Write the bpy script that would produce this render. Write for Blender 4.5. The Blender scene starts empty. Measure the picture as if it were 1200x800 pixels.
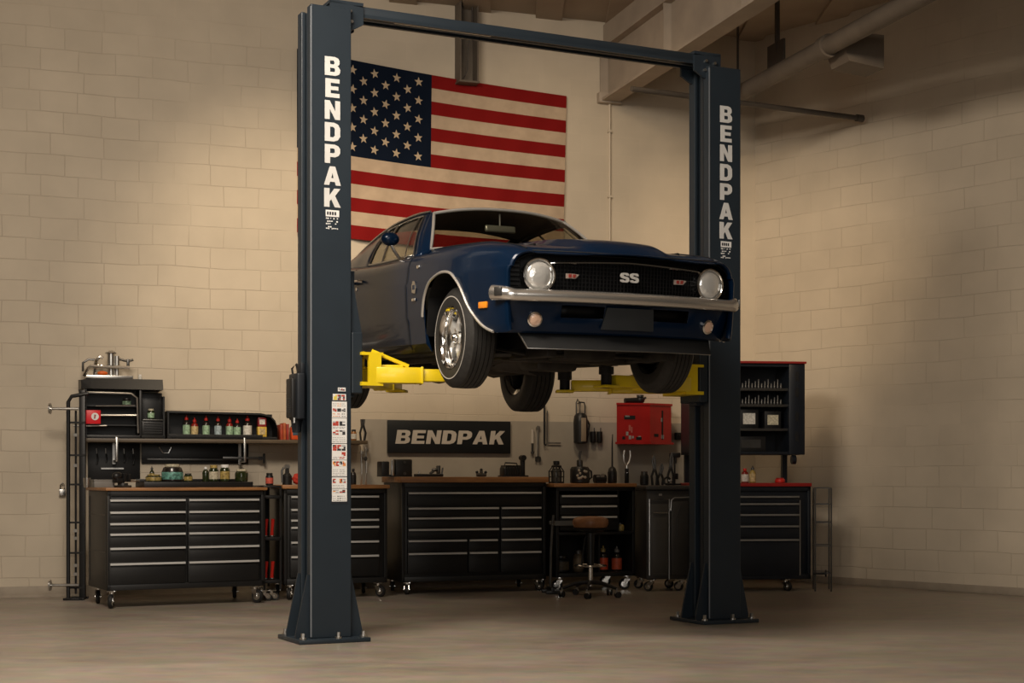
import bpy, bmesh, math, random
from mathutils import Vector, Matrix, geometry
random.seed(7)
COL = bpy.context.scene.collection
F, CX, HY, CH = 1811.0, 600.0, 560.0, 1.118      # focal length in px, principal x, horizon row, camera height
PI = math.pi
R = math.radians

# ------------------------------------------------------------------ helpers
def P(px, py, Y):
    return Vector(((px - CX) * Y / F, Y, CH - (py - HY) * Y / F))

WS = 0.364
WA = math.atan(WS)
def wallY(px, off=0.0):
    k = (px - CX) / F
    return (16.2 - off / math.cos(WA)) / (1 - WS * k)
def WP(px, py, off=0.0):
    return P(px, py, wallY(px, off))

class B:
    """collects shapes into one mesh"""
    def __init__(s):
        s.bm = bmesh.new(); s.mi = 0
    def _fin(s, verts):
        fs = set()
        for v in verts:
            for f in v.link_faces: fs.add(f)
        for f in fs: f.material_index = s.mi
        return s
    def obox(s, c, size, M=None, bev=0.0, seg=2):
        m = Matrix.Translation(Vector(c)) @ (M.to_4x4() if M else Matrix()) @ Matrix.Diagonal((size[0], size[1], size[2], 1))
        r = bmesh.ops.create_cube(s.bm, size=1, matrix=m)
        vs = r['verts']
        if bev > 0:
            es = list({e for v in vs for e in v.link_edges})
            b = bmesh.ops.bevel(s.bm, geom=es, offset=bev, segments=seg, affect='EDGES', profile=0.5, clamp_overlap=True)
            for f in b['faces']: f.material_index = s.mi
            vs = [v for v in vs if v.is_valid] + [v for v in b['verts']]
        return s._fin(vs)
    def box(s, x0, y0, z0, x1, y1, z1, bev=0.0, seg=2):
        return s.obox(((x0 + x1) / 2, (y0 + y1) / 2, (z0 + z1) / 2), (abs(x1 - x0), abs(y1 - y0), abs(z1 - z0)), None, bev, seg)
    def ring_loft(s, rings, close_u=True, cap=True):
        vr = [[s.bm.verts.new(p) for p in r] for r in rings]
        n = len(vr[0])
        for a, b in zip(vr, vr[1:]):
            for i in range(n if close_u else n - 1):
                j = (i + 1) % n
                try:
                    f = s.bm.faces.new((a[i], a[j], b[j], b[i])); f.material_index = s.mi
                except ValueError: pass
        if cap and close_u:
            for r, rev in ((vr[0], True), (vr[-1], False)):
                try:
                    f = s.bm.faces.new(list(reversed(r)) if rev else r); f.material_index = s.mi
                except ValueError: pass
        return s
    def cyl(s, p0, p1, r0, r1=None, n=16, cap=True):
        p0 = Vector(p0); p1 = Vector(p1); r1 = r0 if r1 is None else r1
        d = (p1 - p0).normalized()
        u = d.orthogonal().normalized(); w = d.cross(u)
        rings = [[p + (u * math.cos(2 * PI * i / n) + w * math.sin(2 * PI * i / n)) * r for i in range(n)] for p, r in ((p0, r0), (p1, r1))]
        return s.ring_loft(rings, True, cap)
    def tube(s, pts, r, n=8, closed=False, flat=1.0):
        pts = [Vector(p) for p in pts]; rings = []; u = None; m = len(pts)
        for i, p in enumerate(pts):
            a = pts[(i - 1) % m] if (closed or i > 0) else p
            b = pts[(i + 1) % m] if (closed or i < m - 1) else p
            d = (b - a).normalized()
            u = d.orthogonal().normalized() if u is None else (u - d * u.dot(d)).normalized()
            w = d.cross(u)
            rr = r[i] if isinstance(r, (list, tuple)) else r
            rings.append([p + (u * math.cos(2 * PI * k / n) + w * math.sin(2 * PI * k / n) * flat) * rr for k in range(n)])
        if closed: rings.append(rings[0])
        return s.ring_loft(rings, True, not closed)
    def lathe(s, prof, n=24, M=None, ring=False):
        M = M or Matrix()
        if ring: prof = list(prof) + [prof[0]]
        rings = [[M @ Vector((r * math.cos(2 * PI * i / n), r * math.sin(2 * PI * i / n), z)) for i in range(n)] for r, z in prof]
        return s.ring_loft(rings, True, not ring)
    def prism(s, poly, h, M=None):
        M = M or Matrix()
        a = [M @ Vector((x, y, 0)) for x, y in poly]; b = [M @ Vector((x, y, h)) for x, y in poly]
        return s.ring_loft([a, b], True, True)
    def sph(s, c, rad, n=12, M=None):
        rad = (rad,) * 3 if isinstance(rad, (int, float)) else rad
        m = Matrix.Translation(Vector(c)) @ (M.to_4x4() if M else Matrix()) @ Matrix.Diagonal((rad[0], rad[1], rad[2], 1))
        r = bmesh.ops.create_uvsphere(s.bm, u_segments=n, v_segments=max(6, n * 2 // 3), radius=1, matrix=m)
        return s._fin(r['verts'])
    def grid(s, fn, nu, nv, keep=None):
        vs = [[s.bm.verts.new(fn(i / nu, j / nv)) for j in range(nv + 1)] for i in range(nu + 1)]
        for i in range(nu):
            for j in range(nv):
                if keep and not keep((i + .5) / nu, (j + .5) / nv): continue
                f = s.bm.faces.new((vs[i][j], vs[i + 1][j], vs[i + 1][j + 1], vs[i][j + 1])); f.material_index = s.mi
        return s
    def poly(s, pts):
        f = s.bm.faces.new([s.bm.verts.new(p) for p in pts]); f.material_index = s.mi
        return s
    def glyph(s, ch, M, h, depth=0.003, shear=0.0):
        """one block letter, height h, standing in the local xy plane of M, extruded to +z; returns its width"""
        outer, holes = GLYPH[ch]
        loops = [outer] + holes
        loops3 = [[Vector(((x + shear * y) * h, y * h, 0)) for x, y in lp] for lp in loops]
        tris = geometry.tessellate_polygon(loops3)
        flat = [p for lp in loops3 for p in lp]
        top = [s.bm.verts.new(M @ (p + Vector((0, 0, depth)))) for p in flat]
        bot = [s.bm.verts.new(M @ p) for p in flat]
        for t in tris:
            try:
                f = s.bm.faces.new([top[i] for i in t]); f.material_index = s.mi
            except ValueError: pass
        o = 0
        for lp in loops:
            n = len(lp)
            for i in range(n):
                j = (i + 1) % n
                f = s.bm.faces.new((bot[o + i], bot[o + j], top[o + j], top[o + i])); f.material_index = s.mi
            o += n
        return max(x for x, y in outer) * h
    def build(s, name, mats, parent=None, smooth=35, solid=0.0, sub=0, weld=0.0, recalc=True):
        if weld: bmesh.ops.remove_doubles(s.bm, verts=s.bm.verts[:], dist=weld)
        bmesh.ops.dissolve_degenerate(s.bm, dist=1e-6, edges=s.bm.edges[:]) if weld else None
        if recalc: bmesh.ops.recalc_face_normals(s.bm, faces=s.bm.faces[:])
        me = bpy.data.meshes.new(name); s.bm.to_mesh(me); s.bm.free()
        for m in (mats if isinstance(mats, (list, tuple)) else [mats]): me.materials.append(m)
        if smooth:
            for p in me.polygons: p.use_smooth = True
            me.set_sharp_from_angle(angle=R(smooth))
        o = bpy.data.objects.new(name, me); COL.objects.link(o)
        if parent is not None: o.parent = parent
        if sub:
            q = o.modifiers.new('sub', 'SUBSURF'); q.levels = sub; q.render_levels = sub
        if solid:
            q = o.modifiers.new('solid', 'SOLIDIFY'); q.thickness = abs(solid); q.offset = -1 if solid > 0 else 1
        return o

def tag(o, label=None, cat=None, group=None, kind=None):
    if label: o['label'] = label
    if cat: o['category'] = cat
    if group: o['group'] = group
    if kind: o['kind'] = kind
    return o
def thing(name, label, cat, loc=(0, 0, 0), rotz=0.0, group=None):
    o = bpy.data.objects.new(name, None); COL.objects.link(o)
    o.empty_display_size = 0.1
    o.location = loc; o.rotation_euler = (0, 0, rotz)
    return tag(o, label, cat, group)
def place(o, loc, rotz=0.0):
    o.location = loc; o.rotation_euler = (0, 0, rotz); return o
def dup(root, loc, rotz, label, group=None):
    r = root.copy(); COL.objects.link(r); r.location = loc; r.rotation_euler = (0, 0, rotz)
    r['label'] = label
    if group: r['group'] = group
    def rec(a, b):
        for ch in list(a.children):
            c = ch.copy(); COL.objects.link(c); c.parent = b; rec(ch, c)
    rec(root, r)
    return r
def rot(ax, deg): return Matrix.Rotation(R(deg), 4, ax)
def T(x, y, z): return Matrix.Translation((x, y, z))
def curve(tab):
    """monotone cubic through (t, v) pairs"""
    tab = sorted(tab); xs = [a for a, b in tab]; ys = [b for a, b in tab]; n = len(xs)
    d = [(ys[i + 1] - ys[i]) / (xs[i + 1] - xs[i]) for i in range(n - 1)]
    m = [d[0]] + [0 if d[i - 1] * d[i] <= 0 else 2 * d[i - 1] * d[i] / (d[i - 1] + d[i]) for i in range(1, n - 1)] + [d[-1]]
    def f(x):
        if x <= xs[0]: return ys[0]
        if x >= xs[-1]: return ys[-1]
        i = 0
        while x > xs[i + 1]: i += 1
        h = xs[i + 1] - xs[i]; t = (x - xs[i]) / h
        return (ys[i] * (1 + 2 * t) * (1 - t) ** 2 + m[i] * h * t * (1 - t) ** 2 + ys[i + 1] * t * t * (3 - 2 * t) + m[i + 1] * h * t * t * (t - 1))
    return f
def sstep(a, b, x):
    t = min(1, max(0, (x - a) / (b - a))); return t * t * (3 - 2 * t)

GLYPH = {
 'B': ([(0,0),(.55,0),(.72,.08),(.78,.2),(.78,.36),(.70,.48),(.64,.52),(.70,.57),(.75,.66),(.75,.82),(.68,.94),(.52,1),(0,1)],
       [[(.27,.2),(.27,.41),(.47,.41),(.52,.37),(.52,.24),(.47,.2)], [(.27,.60),(.27,.8),(.45,.8),(.49,.76),(.49,.64),(.45,.60)]]),
 'E': ([(0,0),(.72,0),(.72,.22),(.27,.22),(.27,.40),(.66,.40),(.66,.60),(.27,.60),(.27,.78),(.72,.78),(.72,1),(0,1)], []),
 'N': ([(0,0),(.25,0),(.25,.56),(.53,0),(.78,0),(.78,1),(.53,1),(.53,.44),(.25,1),(0,1)], []),
 'D': ([(0,0),(.48,0),(.68,.09),(.78,.28),(.78,.72),(.68,.91),(.48,1),(0,1)], [[(.27,.22),(.27,.78),(.43,.78),(.51,.68),(.51,.32),(.43,.22)]]),
 'P': ([(0,0),(.27,0),(.27,.33),(.52,.33),(.70,.42),(.78,.56),(.78,.78),(.70,.92),(.52,1),(0,1)], [[(.27,.54),(.27,.79),(.45,.79),(.51,.74),(.51,.59),(.45,.54)]]),
 'A': ([(0,0),(.26,0),(.31,.18),(.55,.18),(.60,0),(.86,0),(.57,1),(.29,1)], [[(.37,.38),(.43,.66),(.49,.38)]]),
 'K': ([(0,0),(.27,0),(.27,.30),(.36,.42),(.54,0),(.84,0),(.55,.60),(.82,1),(.51,1),(.27,.62),(.27,1),(0,1)], []),
 'S': ([(.0,.27),(.04,.08),(.18,0),(.60,0),(.74,.08),(.80,.22),(.80,.40),(.73,.53),(.58,.59),(.30,.65),(.26,.70),(.30,.80),(.50,.80),(.53,.71),(.78,.71),(.74,.92),(.60,1),(.20,1),(.06,.92),(.0,.78),(.0,.62),(.07,.50),(.22,.43),(.50,.36),(.54,.29),(.50,.20),(.29,.20),(.26,.28)], []),
 'Z': ([(0,0),(.76,0),(.76,.2),(.32,.2),(.76,.78),(.76,1),(.02,1),(.02,.8),(.42,.8),(0,.22)], []),
}
def word(b, txt, M, h, gap=0.08, depth=0.003, shear=0.0, centre=True):
    ws = [max(x for x, y in GLYPH[c][0]) * h for c in txt]
    tot = sum(ws) + gap * h * (len(txt) - 1)
    x = -tot / 2 if centre else 0
    for c, w in zip(txt, ws):
        b.glyph(c, M @ T(x, 0, 0), h, depth, shear); x += w + gap * h
    return tot

# ------------------------------------------------------------------ materials
def rounded(pts, k=4):
    """Catmull-Rom through 2D points"""
    out = []
    for i in range(len(pts) - 1):
        p0, p1, p2, p3 = pts[max(0, i - 1)], pts[i], pts[i + 1], pts[min(len(pts) - 1, i + 2)]
        for s in range(k):
            t = s / k
            out.append(tuple(.5 * (2 * b + (c - a) * t + (2 * a - 5 * b + 4 * c - d) * t * t + (3 * b - a - 3 * c + d) * t ** 3) for a, b, c, d in zip(p0, p1, p2, p3)))
    return out + [pts[-1]]
def mat(name, col, rough=0.5, metal=0.0, var=0.0, scale=8.0, bump=0.0, bscale=60.0, coat=0.0, spec=0.5, rvar=0.0, trans=0.0, ior=1.45, emit=None):
    m = bpy.data.materials.new(name); m.use_nodes = True
    nt = m.node_tree; N = nt.nodes; L = nt.links; b = N['Principled BSDF']
    b.inputs['Roughness'].default_value = rough; b.inputs['Metallic'].default_value = metal
    b.inputs['Specular IOR Level'].default_value = spec; b.inputs['IOR'].default_value = ior
    if coat: b.inputs['Coat Weight'].default_value = coat; b.inputs['Coat Roughness'].default_value = 0.04
    if trans: b.inputs['Transmission Weight'].default_value = trans
    b.inputs['Base Color'].default_value = (*col, 1)
    tc = N.new('ShaderNodeTexCoord')
    if var or rvar:
        n = N.new('ShaderNodeTexNoise'); n.inputs['Scale'].default_value = scale; n.inputs['Detail'].default_value = 4
        L.new(tc.outputs['Object'], n.inputs['Vector'])
        if var:
            cr = N.new('ShaderNodeValToRGB')
            cr.color_ramp.elements[0].position = .3; cr.color_ramp.elements[1].position = .7
            cr.color_ramp.elements[0].color = (*[c * (1 - var) for c in col], 1); cr.color_ramp.elements[1].color = (*[min(1, c * (1 + var)) for c in col], 1)
            L.new(n.outputs['Fac'], cr.inputs['Fac']); L.new(cr.outputs['Color'], b.inputs['Base Color'])
        if rvar:
            mr = N.new('ShaderNodeMapRange'); mr.inputs['To Min'].default_value = max(0.02, rough - rvar); mr.inputs['To Max'].default_value = rough + rvar
            L.new(n.outputs['Fac'], mr.inputs['Value']); L.new(mr.outputs['Result'], b.inputs['Roughness'])
    if bump:
        n2 = N.new('ShaderNodeTexNoise'); n2.inputs['Scale'].default_value = bscale; n2.inputs['Detail'].default_value = 3
        L.new(tc.outputs['Object'], n2.inputs['Vector'])
        bp = N.new('ShaderNodeBump'); bp.inputs['Strength'].default_value = bump; bp.inputs['Distance'].default_value = .01
        L.new(n2.outputs['Fac'], bp.inputs['Height']); L.new(bp.outputs['Normal'], b.inputs['Normal'])
    return m

def wall_material(name, col, joint, bw=0.345, bh=0.20, smooth_from=None):
    m = bpy.data.materials.new(name); m.use_nodes = True
    nt = m.node_tree; N = nt.nodes; L = nt.links; b = N['Principled BSDF']; b.inputs['Roughness'].default_value = .75
    b.inputs['Specular IOR Level'].default_value = .25
    tc = N.new('ShaderNodeTexCoord'); sep = N.new('ShaderNodeSeparateXYZ'); L.new(tc.outputs['Object'], sep.inputs[0])
    cmb = N.new('ShaderNodeCombineXYZ'); L.new(sep.outputs['X'], cmb.inputs['X']); L.new(sep.outputs['Z'], cmb.inputs['Y'])
    # slight wobble so the painted joints are not ruler straight
    nz = N.new('ShaderNodeTexNoise'); nz.inputs['Scale'].default_value = 1.3; nz.inputs['Detail'].default_value = 2; L.new(tc.outputs['Object'], nz.inputs['Vector'])
    sc = N.new('ShaderNodeVectorMath'); sc.operation = 'SCALE'; sc.inputs['Scale'].default_value = .05; L.new(nz.outputs['Color'], sc.inputs[0])
    ad = N.new('ShaderNodeVectorMath'); ad.operation = 'ADD'; L.new(cmb.outputs[0], ad.inputs[0]); L.new(sc.outputs[0], ad.inputs[1])
    br = N.new('ShaderNodeTexBrick'); L.new(ad.outputs[0], br.inputs['Vector'])
    br.inputs['Scale'].default_value = 1; br.inputs['Brick Width'].default_value = bw; br.inputs['Row Height'].default_value = bh
    br.inputs['Mortar Size'].default_value = .005; br.inputs['Mortar Smooth'].default_value = .6
    br.offset = .37; br.squash = 1.45; br.squash_frequency = 3
    br.inputs['Color1'].default_value = (1, 1, 1, 1); br.inputs['Color2'].default_value = (.93, .93, .93, 1); br.inputs['Mortar'].default_value = (1, 1, 1, 1)
    n1 = N.new('ShaderNodeTexNoise'); n1.inputs['Scale'].default_value = .9; n1.inputs['Detail'].default_value = 5; L.new(tc.outputs['Object'], n1.inputs['Vector'])
    msk = N.new('ShaderNodeMapRange'); msk.inputs['From Min'].default_value = .36; msk.inputs['From Max'].default_value = .56; L.new(n1.outputs['Fac'], msk.inputs['Value'])
    # above about 3.6 m the wall is smooth render
    hi = N.new('ShaderNodeMapRange'); hi.inputs['From Min'].default_value = 5.9; hi.inputs['From Max'].default_value = 4.9; L.new(sep.outputs['Z'], hi.inputs['Value'])
    if smooth_from is not None:
        # the part behind the flag is rendered smooth above bench height
        zx = N.new('ShaderNodeMapRange'); zx.inputs['From Min'].default_value = smooth_from; zx.inputs['From Max'].default_value = smooth_from + .5; L.new(sep.outputs['X'], zx.inputs['Value'])
        zz = N.new('ShaderNodeMapRange'); zz.inputs['From Min'].default_value = 2.0; zz.inputs['From Max'].default_value = 2.5; L.new(sep.outputs['Z'], zz.inputs['Value'])
        pr = N.new('ShaderNodeMath'); pr.operation = 'MULTIPLY'; L.new(zx.outputs[0], pr.inputs[0]); L.new(zz.outputs[0], pr.inputs[1])
        sb = N.new('ShaderNodeMath'); sb.operation = 'SUBTRACT'; sb.use_clamp = True; L.new(hi.outputs[0], sb.inputs[0]); L.new(pr.outputs[0], sb.inputs[1]); hi = sb
    mm = N.new('ShaderNodeMath'); mm.operation = 'MULTIPLY'; L.new(msk.outputs[0], mm.inputs[0]); L.new(hi.outputs[0], mm.inputs[1])
    jm = N.new('ShaderNodeMath'); jm.operation = 'MULTIPLY'; L.new(br.outputs['Fac'], jm.inputs[0]); L.new(mm.outputs[0], jm.inputs[1])
    n2 = N.new('ShaderNodeTexNoise'); n2.inputs['Scale'].default_value = 2.2; n2.inputs['Detail'].default_value = 6; L.new(tc.outputs['Object'], n2.inputs['Vector'])
    cr = N.new('ShaderNodeValToRGB'); cr.color_ramp.elements[0].position = .3; cr.color_ramp.elements[1].position = .7
    cr.color_ramp.elements[0].color = (*[c * .93 for c in col], 1); cr.color_ramp.elements[1].color = (*[c * 1.05 for c in col], 1)
    L.new(n2.outputs['Fac'], cr.inputs['Fac'])
    mul = N.new('ShaderNodeMix'); mul.data_type = 'RGBA'; mul.blend_type = 'MULTIPLY'; mul.inputs['Factor'].default_value = .55
    L.new(cr.outputs['Color'], mul.inputs['A']); L.new(br.outputs['Color'], mul.inputs['B'])
    mix = N.new('ShaderNodeMix'); mix.data_type = 'RGBA'; L.new(jm.outputs[0], mix.inputs['Factor'])
    L.new(mul.outputs['Result'], mix.inputs['A']); mix.inputs['B'].default_value = (*joint, 1)
    L.new(mix.outputs['Result'], b.inputs['Base Color'])
    n3 = N.new('ShaderNodeTexNoise'); n3.inputs['Scale'].default_value = 70; n3.inputs['Detail'].default_value = 4; L.new(tc.outputs['Object'], n3.inputs['Vector'])
    h = N.new('ShaderNodeMath'); h.operation = 'MULTIPLY_ADD'; L.new(jm.outputs[0], h.inputs[0]); h.inputs[1].default_value = -1.0
    hs = N.new('ShaderNodeMath'); hs.operation = 'MULTIPLY'; hs.inputs[1].default_value = .12; L.new(n3.outputs['Fac'], hs.inputs[0]); L.new(hs.outputs[0], h.inputs[2])
    bp = N.new('ShaderNodeBump'); bp.inputs['Strength'].default_value = .5; bp.inputs['Distance'].default_value = .012
    L.new(h.outputs[0], bp.inputs['Height']); L.new(bp.outputs['Normal'], b.inputs['Normal'])
    return m

def floor_material():
    m = bpy.data.materials.new('polished_concrete'); m.use_nodes = True
    nt = m.node_tree; N = nt.nodes; L = nt.links; b = N['Principled BSDF']
    tc = N.new('ShaderNodeTexCoord')
    mp = N.new('ShaderNodeMapping'); mp.inputs['Scale'].default_value = (.55, 1.0, 1); L.new(tc.outputs['Object'], mp.inputs['Vector'])
    n1 = N.new('ShaderNodeTexNoise'); n1.inputs['Scale'].default_value = 1.1; n1.inputs['Detail'].default_value = 8; n1.inputs['Roughness'].default_value = .62; n1.inputs['Distortion'].default_value = .6
    L.new(mp.outputs[0], n1.inputs['Vector'])
    cr = N.new('ShaderNodeValToRGB'); e = cr.color_ramp.elements
    e[0].position = .28; e[0].color = (.205, .165, .125, 1); e[1].position = .72; e[1].color = (.36, .30, .235, 1)
    L.new(n1.outputs['Fac'], cr.inputs['Fac'])
    n2 = N.new('ShaderNodeTexNoise'); n2.inputs['Scale'].default_value = 9; n2.inputs['Detail'].default_value = 6; L.new(mp.outputs[0], n2.inputs['Vector'])
    mul = N.new('ShaderNodeMix'); mul.data_type = 'RGBA'; mul.blend_type = 'OVERLAY'; mul.inputs['Factor'].default_value = .35
    L.new(cr.outputs['Color'], mul.inputs['A']); L.new(n2.outputs['Color'], mul.inputs['B'])
    hs = N.new('ShaderNodeHueSaturation'); hs.inputs['Saturation'].default_value = .8; L.new(mul.outputs['Result'], hs.inputs['Color'])
    L.new(hs.outputs[0], b.inputs['Base Color'])
    mr = N.new('ShaderNodeMapRange'); mr.inputs['To Min'].default_value = .28; mr.inputs['To Max'].default_value = .5; L.new(n1.outputs['Fac'], mr.inputs['Value'])
    L.new(mr.outputs[0], b.inputs['Roughness'])
    bp = N.new('ShaderNodeBump'); bp.inputs['Strength'].default_value = .12; bp.inputs['Distance'].default_value = .01
    L.new(n2.outputs['Fac'], bp.inputs['Height']); L.new(bp.outputs['Normal'], b.inputs['Normal'])
    return m

def wood_material(name, c0, c1, rough=.45):
    m = bpy.data.materials.new(name); m.use_nodes = True
    nt = m.node_tree; N = nt.nodes; L = nt.links; b = N['Principled BSDF']; b.inputs['Roughness'].default_value = rough
    tc = N.new('ShaderNodeTexCoord'); mp = N.new('ShaderNodeMapping'); mp.inputs['Scale'].default_value = (1.5, 14, 14); L.new(tc.outputs['Object'], mp.inputs['Vector'])
    n = N.new('ShaderNodeTexNoise'); n.inputs['Scale'].default_value = 2; n.inputs['Detail'].default_value = 6; n.inputs['Distortion'].default_value = .8; L.new(mp.outputs[0], n.inputs['Vector'])
    cr = N.new('ShaderNodeValToRGB'); cr.color_ramp.elements[0].position = .3; cr.color_ramp.elements[1].position = .7
    cr.color_ramp.elements[0].color = (*c0, 1); cr.color_ramp.elements[1].color = (*c1, 1)
    L.new(n.outputs['Fac'], cr.inputs['Fac']); L.new(cr.outputs['Color'], b.inputs['Base Color'])
    return m

def glass_material(name, tint, gloss=0.06):
    m = bpy.data.materials.new(name); m.use_nodes = True
    nt = m.node_tree; N = nt.nodes; L = nt.links; N.remove(N['Principled BSDF'])
    tr = N.new('ShaderNodeBsdfTransparent'); tr.inputs['Color'].default_value = (*tint, 1)
    gl = N.new('ShaderNodeBsdfGlossy'); gl.inputs['Roughness'].default_value = .03
    fr = N.new('ShaderNodeFresnel'); ge = N.new('ShaderNodeNewGeometry'); ma = N.new('ShaderNodeMath'); ma.operation = 'MULTIPLY_ADD'
    L.new(ge.outputs['Backfacing'], ma.inputs[0]); ma.inputs[1].default_value = 1 / 1.22 - 1.22; ma.inputs[2].default_value = 1.22; L.new(ma.outputs[0], fr.inputs['IOR'])   # same reflectance seen from either side of a pane
    mx = N.new('ShaderNodeMixShader'); L.new(fr.outputs[0], mx.inputs[0]); L.new(tr.outputs[0], mx.inputs[1]); L.new(gl.outputs[0], mx.inputs[2])
    L.new(mx.outputs[0], N['Material Output'].inputs['Surface'])
    return m

MW = wall_material('painted_block_wall', (.58, .505, .40), (.49, .42, .33), smooth_from=-5.4)
MW2 = wall_material('painted_block_wall_side', (.58, .505, .40), (.49, .42, .33), .40, .21)
MFLOOR = floor_material()
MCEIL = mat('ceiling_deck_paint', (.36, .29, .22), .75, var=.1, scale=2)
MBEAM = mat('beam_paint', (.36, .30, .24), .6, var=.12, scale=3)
MPIPE = mat('pipe_paint', (.12, .098, .077), .55, var=.15, scale=4)
MCOND = mat('dark_conduit', (.06, .05, .042), .5, var=.1)
MBASE = mat('baseboard_paint', (.33, .28, .22), .6, var=.1)
MPANEL = mat('grey_splash_panel', (.37, .335, .285), .6, var=.08, scale=3)
MSLATE = mat('slate_powder_coat', (.0175, .0265, .037), .42, var=.06, scale=5, bump=.05, bscale=300)
MSLATE2 = mat('slate_dark', (.012, .015, .02), .45, var=.08)
MBLACK = mat('black_metal', (.0105, .0105, .011), .42, var=.12, scale=6)
MBLACK2 = mat('black_satin', (.006, .006, .0065), .5, var=.1)
MRUBBER = mat('rubber', (.009, .009, .0095), .62, var=.15, scale=20)
MTREAD = mat('tyre_rubber', (.024, .023, .022), .6, var=.2, scale=30, bump=.15, bscale=90)
MCHROME = mat('chrome', (.72, .71, .69), .12, 1.0)
MSTEEL = mat('brushed_steel', (.55, .54, .52), .32, 1.0, rvar=.08, scale=20)
MALU = mat('satin_aluminium', (.72, .72, .71), .36, .5)
MDSTEEL = mat('dark_steel', (.10, .098, .095), .38, .8, var=.15)
MYEL = mat('yellow_paint', (.83, .62, .012), .35, var=.05, scale=5, coat=.2)
MRED = mat('red_paint', (.36, .012, .010), .35, var=.12, scale=6, coat=.2)
MREDP = mat('red_plastic', (.55, .022, .014), .4, var=.08)
MORANGE = mat('orange_plastic', (.75, .14, .02), .45)
MLETTER = mat('column_letter_white', (.64, .64, .63), .5, var=.05)
MWHITE = mat('white_decal', (.80, .80, .79), .5, var=.03)
MGREYT = mat('grey_lettering', (.52, .485, .44), .6, var=.05)
MWOOD = wood_material('oak_worktop', (.24, .105, .035), (.42, .20, .075))
MWOODD = wood_material('dark_shelf_wood', (.055, .04, .026), (.12, .088, .055))
MLEATH = mat('brown_leather', (.26, .115, .05), .4, var=.2, scale=12, bump=.1, bscale=40)
MGREYC = mat('grey_cart_paint', (.045, .043, .041), .42, var=.12, scale=4)
MGREYB = mat('grey_plastic', (.2, .19, .175), .5, var=.1)
MBLUE = mat('blue_car_paint', (.0011, .0112, .035), .34, .2, coat=.38, var=.06, scale=3, spec=.15)
MTRIM = mat('bright_trim', (.74, .72, .69), .28, .7)
MGLASS = glass_material('window_glass', (.60, .585, .52))
MGREENG = mat('green_glass', (.018, .026, .008), .15, var=.2, coat=.5)
MGOLD = mat('gold_label', (.34, .25, .08), .4, var=.5, scale=50)
MCREAM = mat('cream_label', (.5, .46, .34), .55, var=.35, scale=50)
MGREENL = mat('green_label', (.05, .25, .14), .5, var=.4, scale=50)
MAMBER = mat('amber_lens', (.85, .28, .02), .25, coat=.6)
MPEACH = mat('lamp_lens', (.78, .52, .38), .2, coat=.6, bump=.3, bscale=80)
# ------------------------------------------------------------------ the room
CORNER = Vector((2.705, 17.185, 0))
EW = Vector((math.cos(WA), math.sin(WA), 0)); NW = Vector((math.sin(WA), -math.cos(WA), 0))   # along the wall, out of the wall
ES = Vector((.6507, -.7594, 0))
SA = math.atan2(ES.y, ES.x)
CZ = 6.0
def structure(o): o['kind'] = 'structure'; return o

b = B(); b.box(-16, 0, 0, 0, .25, CZ + .2)
o = structure(b.build('wall_back', MW, smooth=0)); place(o, CORNER, WA)
b = B(); b.box(0, 0, 0, 13, .25, CZ + .2)
o = structure(b.build('wall_right', MW2, smooth=0)); place(o, CORNER, SA)
b = B(); b.box(-16, -8, -.2, 14, 24, 0)
structure(b.build('floor', MFLOOR, smooth=0))
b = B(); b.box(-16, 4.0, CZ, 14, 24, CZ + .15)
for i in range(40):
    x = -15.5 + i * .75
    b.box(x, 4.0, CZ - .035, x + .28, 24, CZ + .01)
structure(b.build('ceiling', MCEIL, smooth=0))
b = B(); b.box(-16, -.018, 0, -.0, .0, .10, .004); b.box(-16, -.028, 0, 0, 0, .02)
o = structure(b.build('baseboard_back', MBASE)); place(o, CORNER + NW * .001, WA)
b = B(); b.box(.0, -.02, 0, 13, .0, .075, .004)
o = structure(b.build('baseboard_right', MBASE)); place(o, CORNER, SA)

# ceiling steel
DB = Vector((.30, -.954, 0)).normalized(); BA = math.atan2(DB.y, DB.x)
def beam_at(px, ytop, ybot, L, w=.2):
    base = WP(px, ybot, .01); t = .028
    b = B(); zt = CZ - base.z
    b.box(0, -w / 2, 0, L, w / 2, t); b.box(0, -w / 2, zt - .30, L, w / 2, zt - .30 + t); b.box(0, -.012, t, L, .012, zt - .28)
    b.box(0, -w / 2, t, .02, w / 2, zt - .3); b.box(-.01, -w / 2 - .03, -.02, .07, w / 2 + .03, .09, .006)
    b.box(0, -.06, zt - .28, L, .06, zt - .036)
    for i in range(1, 6): b.box(i * 1.7, -w / 2 + .01, t, i * 1.7 + .015, w / 2 - .01, zt - .3)
    o = structure(b.build('trim_1', MBEAM)); place(o, base, BA); return o
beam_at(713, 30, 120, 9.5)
# channel hanging from the ceiling in front of the back wall
t0 = WP(547, 97, .10)
b = B(); zt = CZ - t0.z
b.box(-.10, -.085, 0, -.085, .085, zt); b.box(.085, -.085, 0, .10, .085, zt); b.box(-.10, .07, 0, .10, .085, zt)
b.box(-.11, -.09, -.015, .11, .09, .004)
o = structure(b.build('trim_2', MPIPE)); place(o, t0, WA)
b = B(); b.tube([(.05, -.03, .9), (.045, -.03, .6), (.01, -.02, .35), (.0, -.02, .12), (-.03, -.02, .06)], .006, 6)
o = b.build('hanging_cable', MCOND); place(o, t0, WA)
tag(o, 'thin dark cable hanging inside the steel channel above the flag', 'cable')
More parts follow.
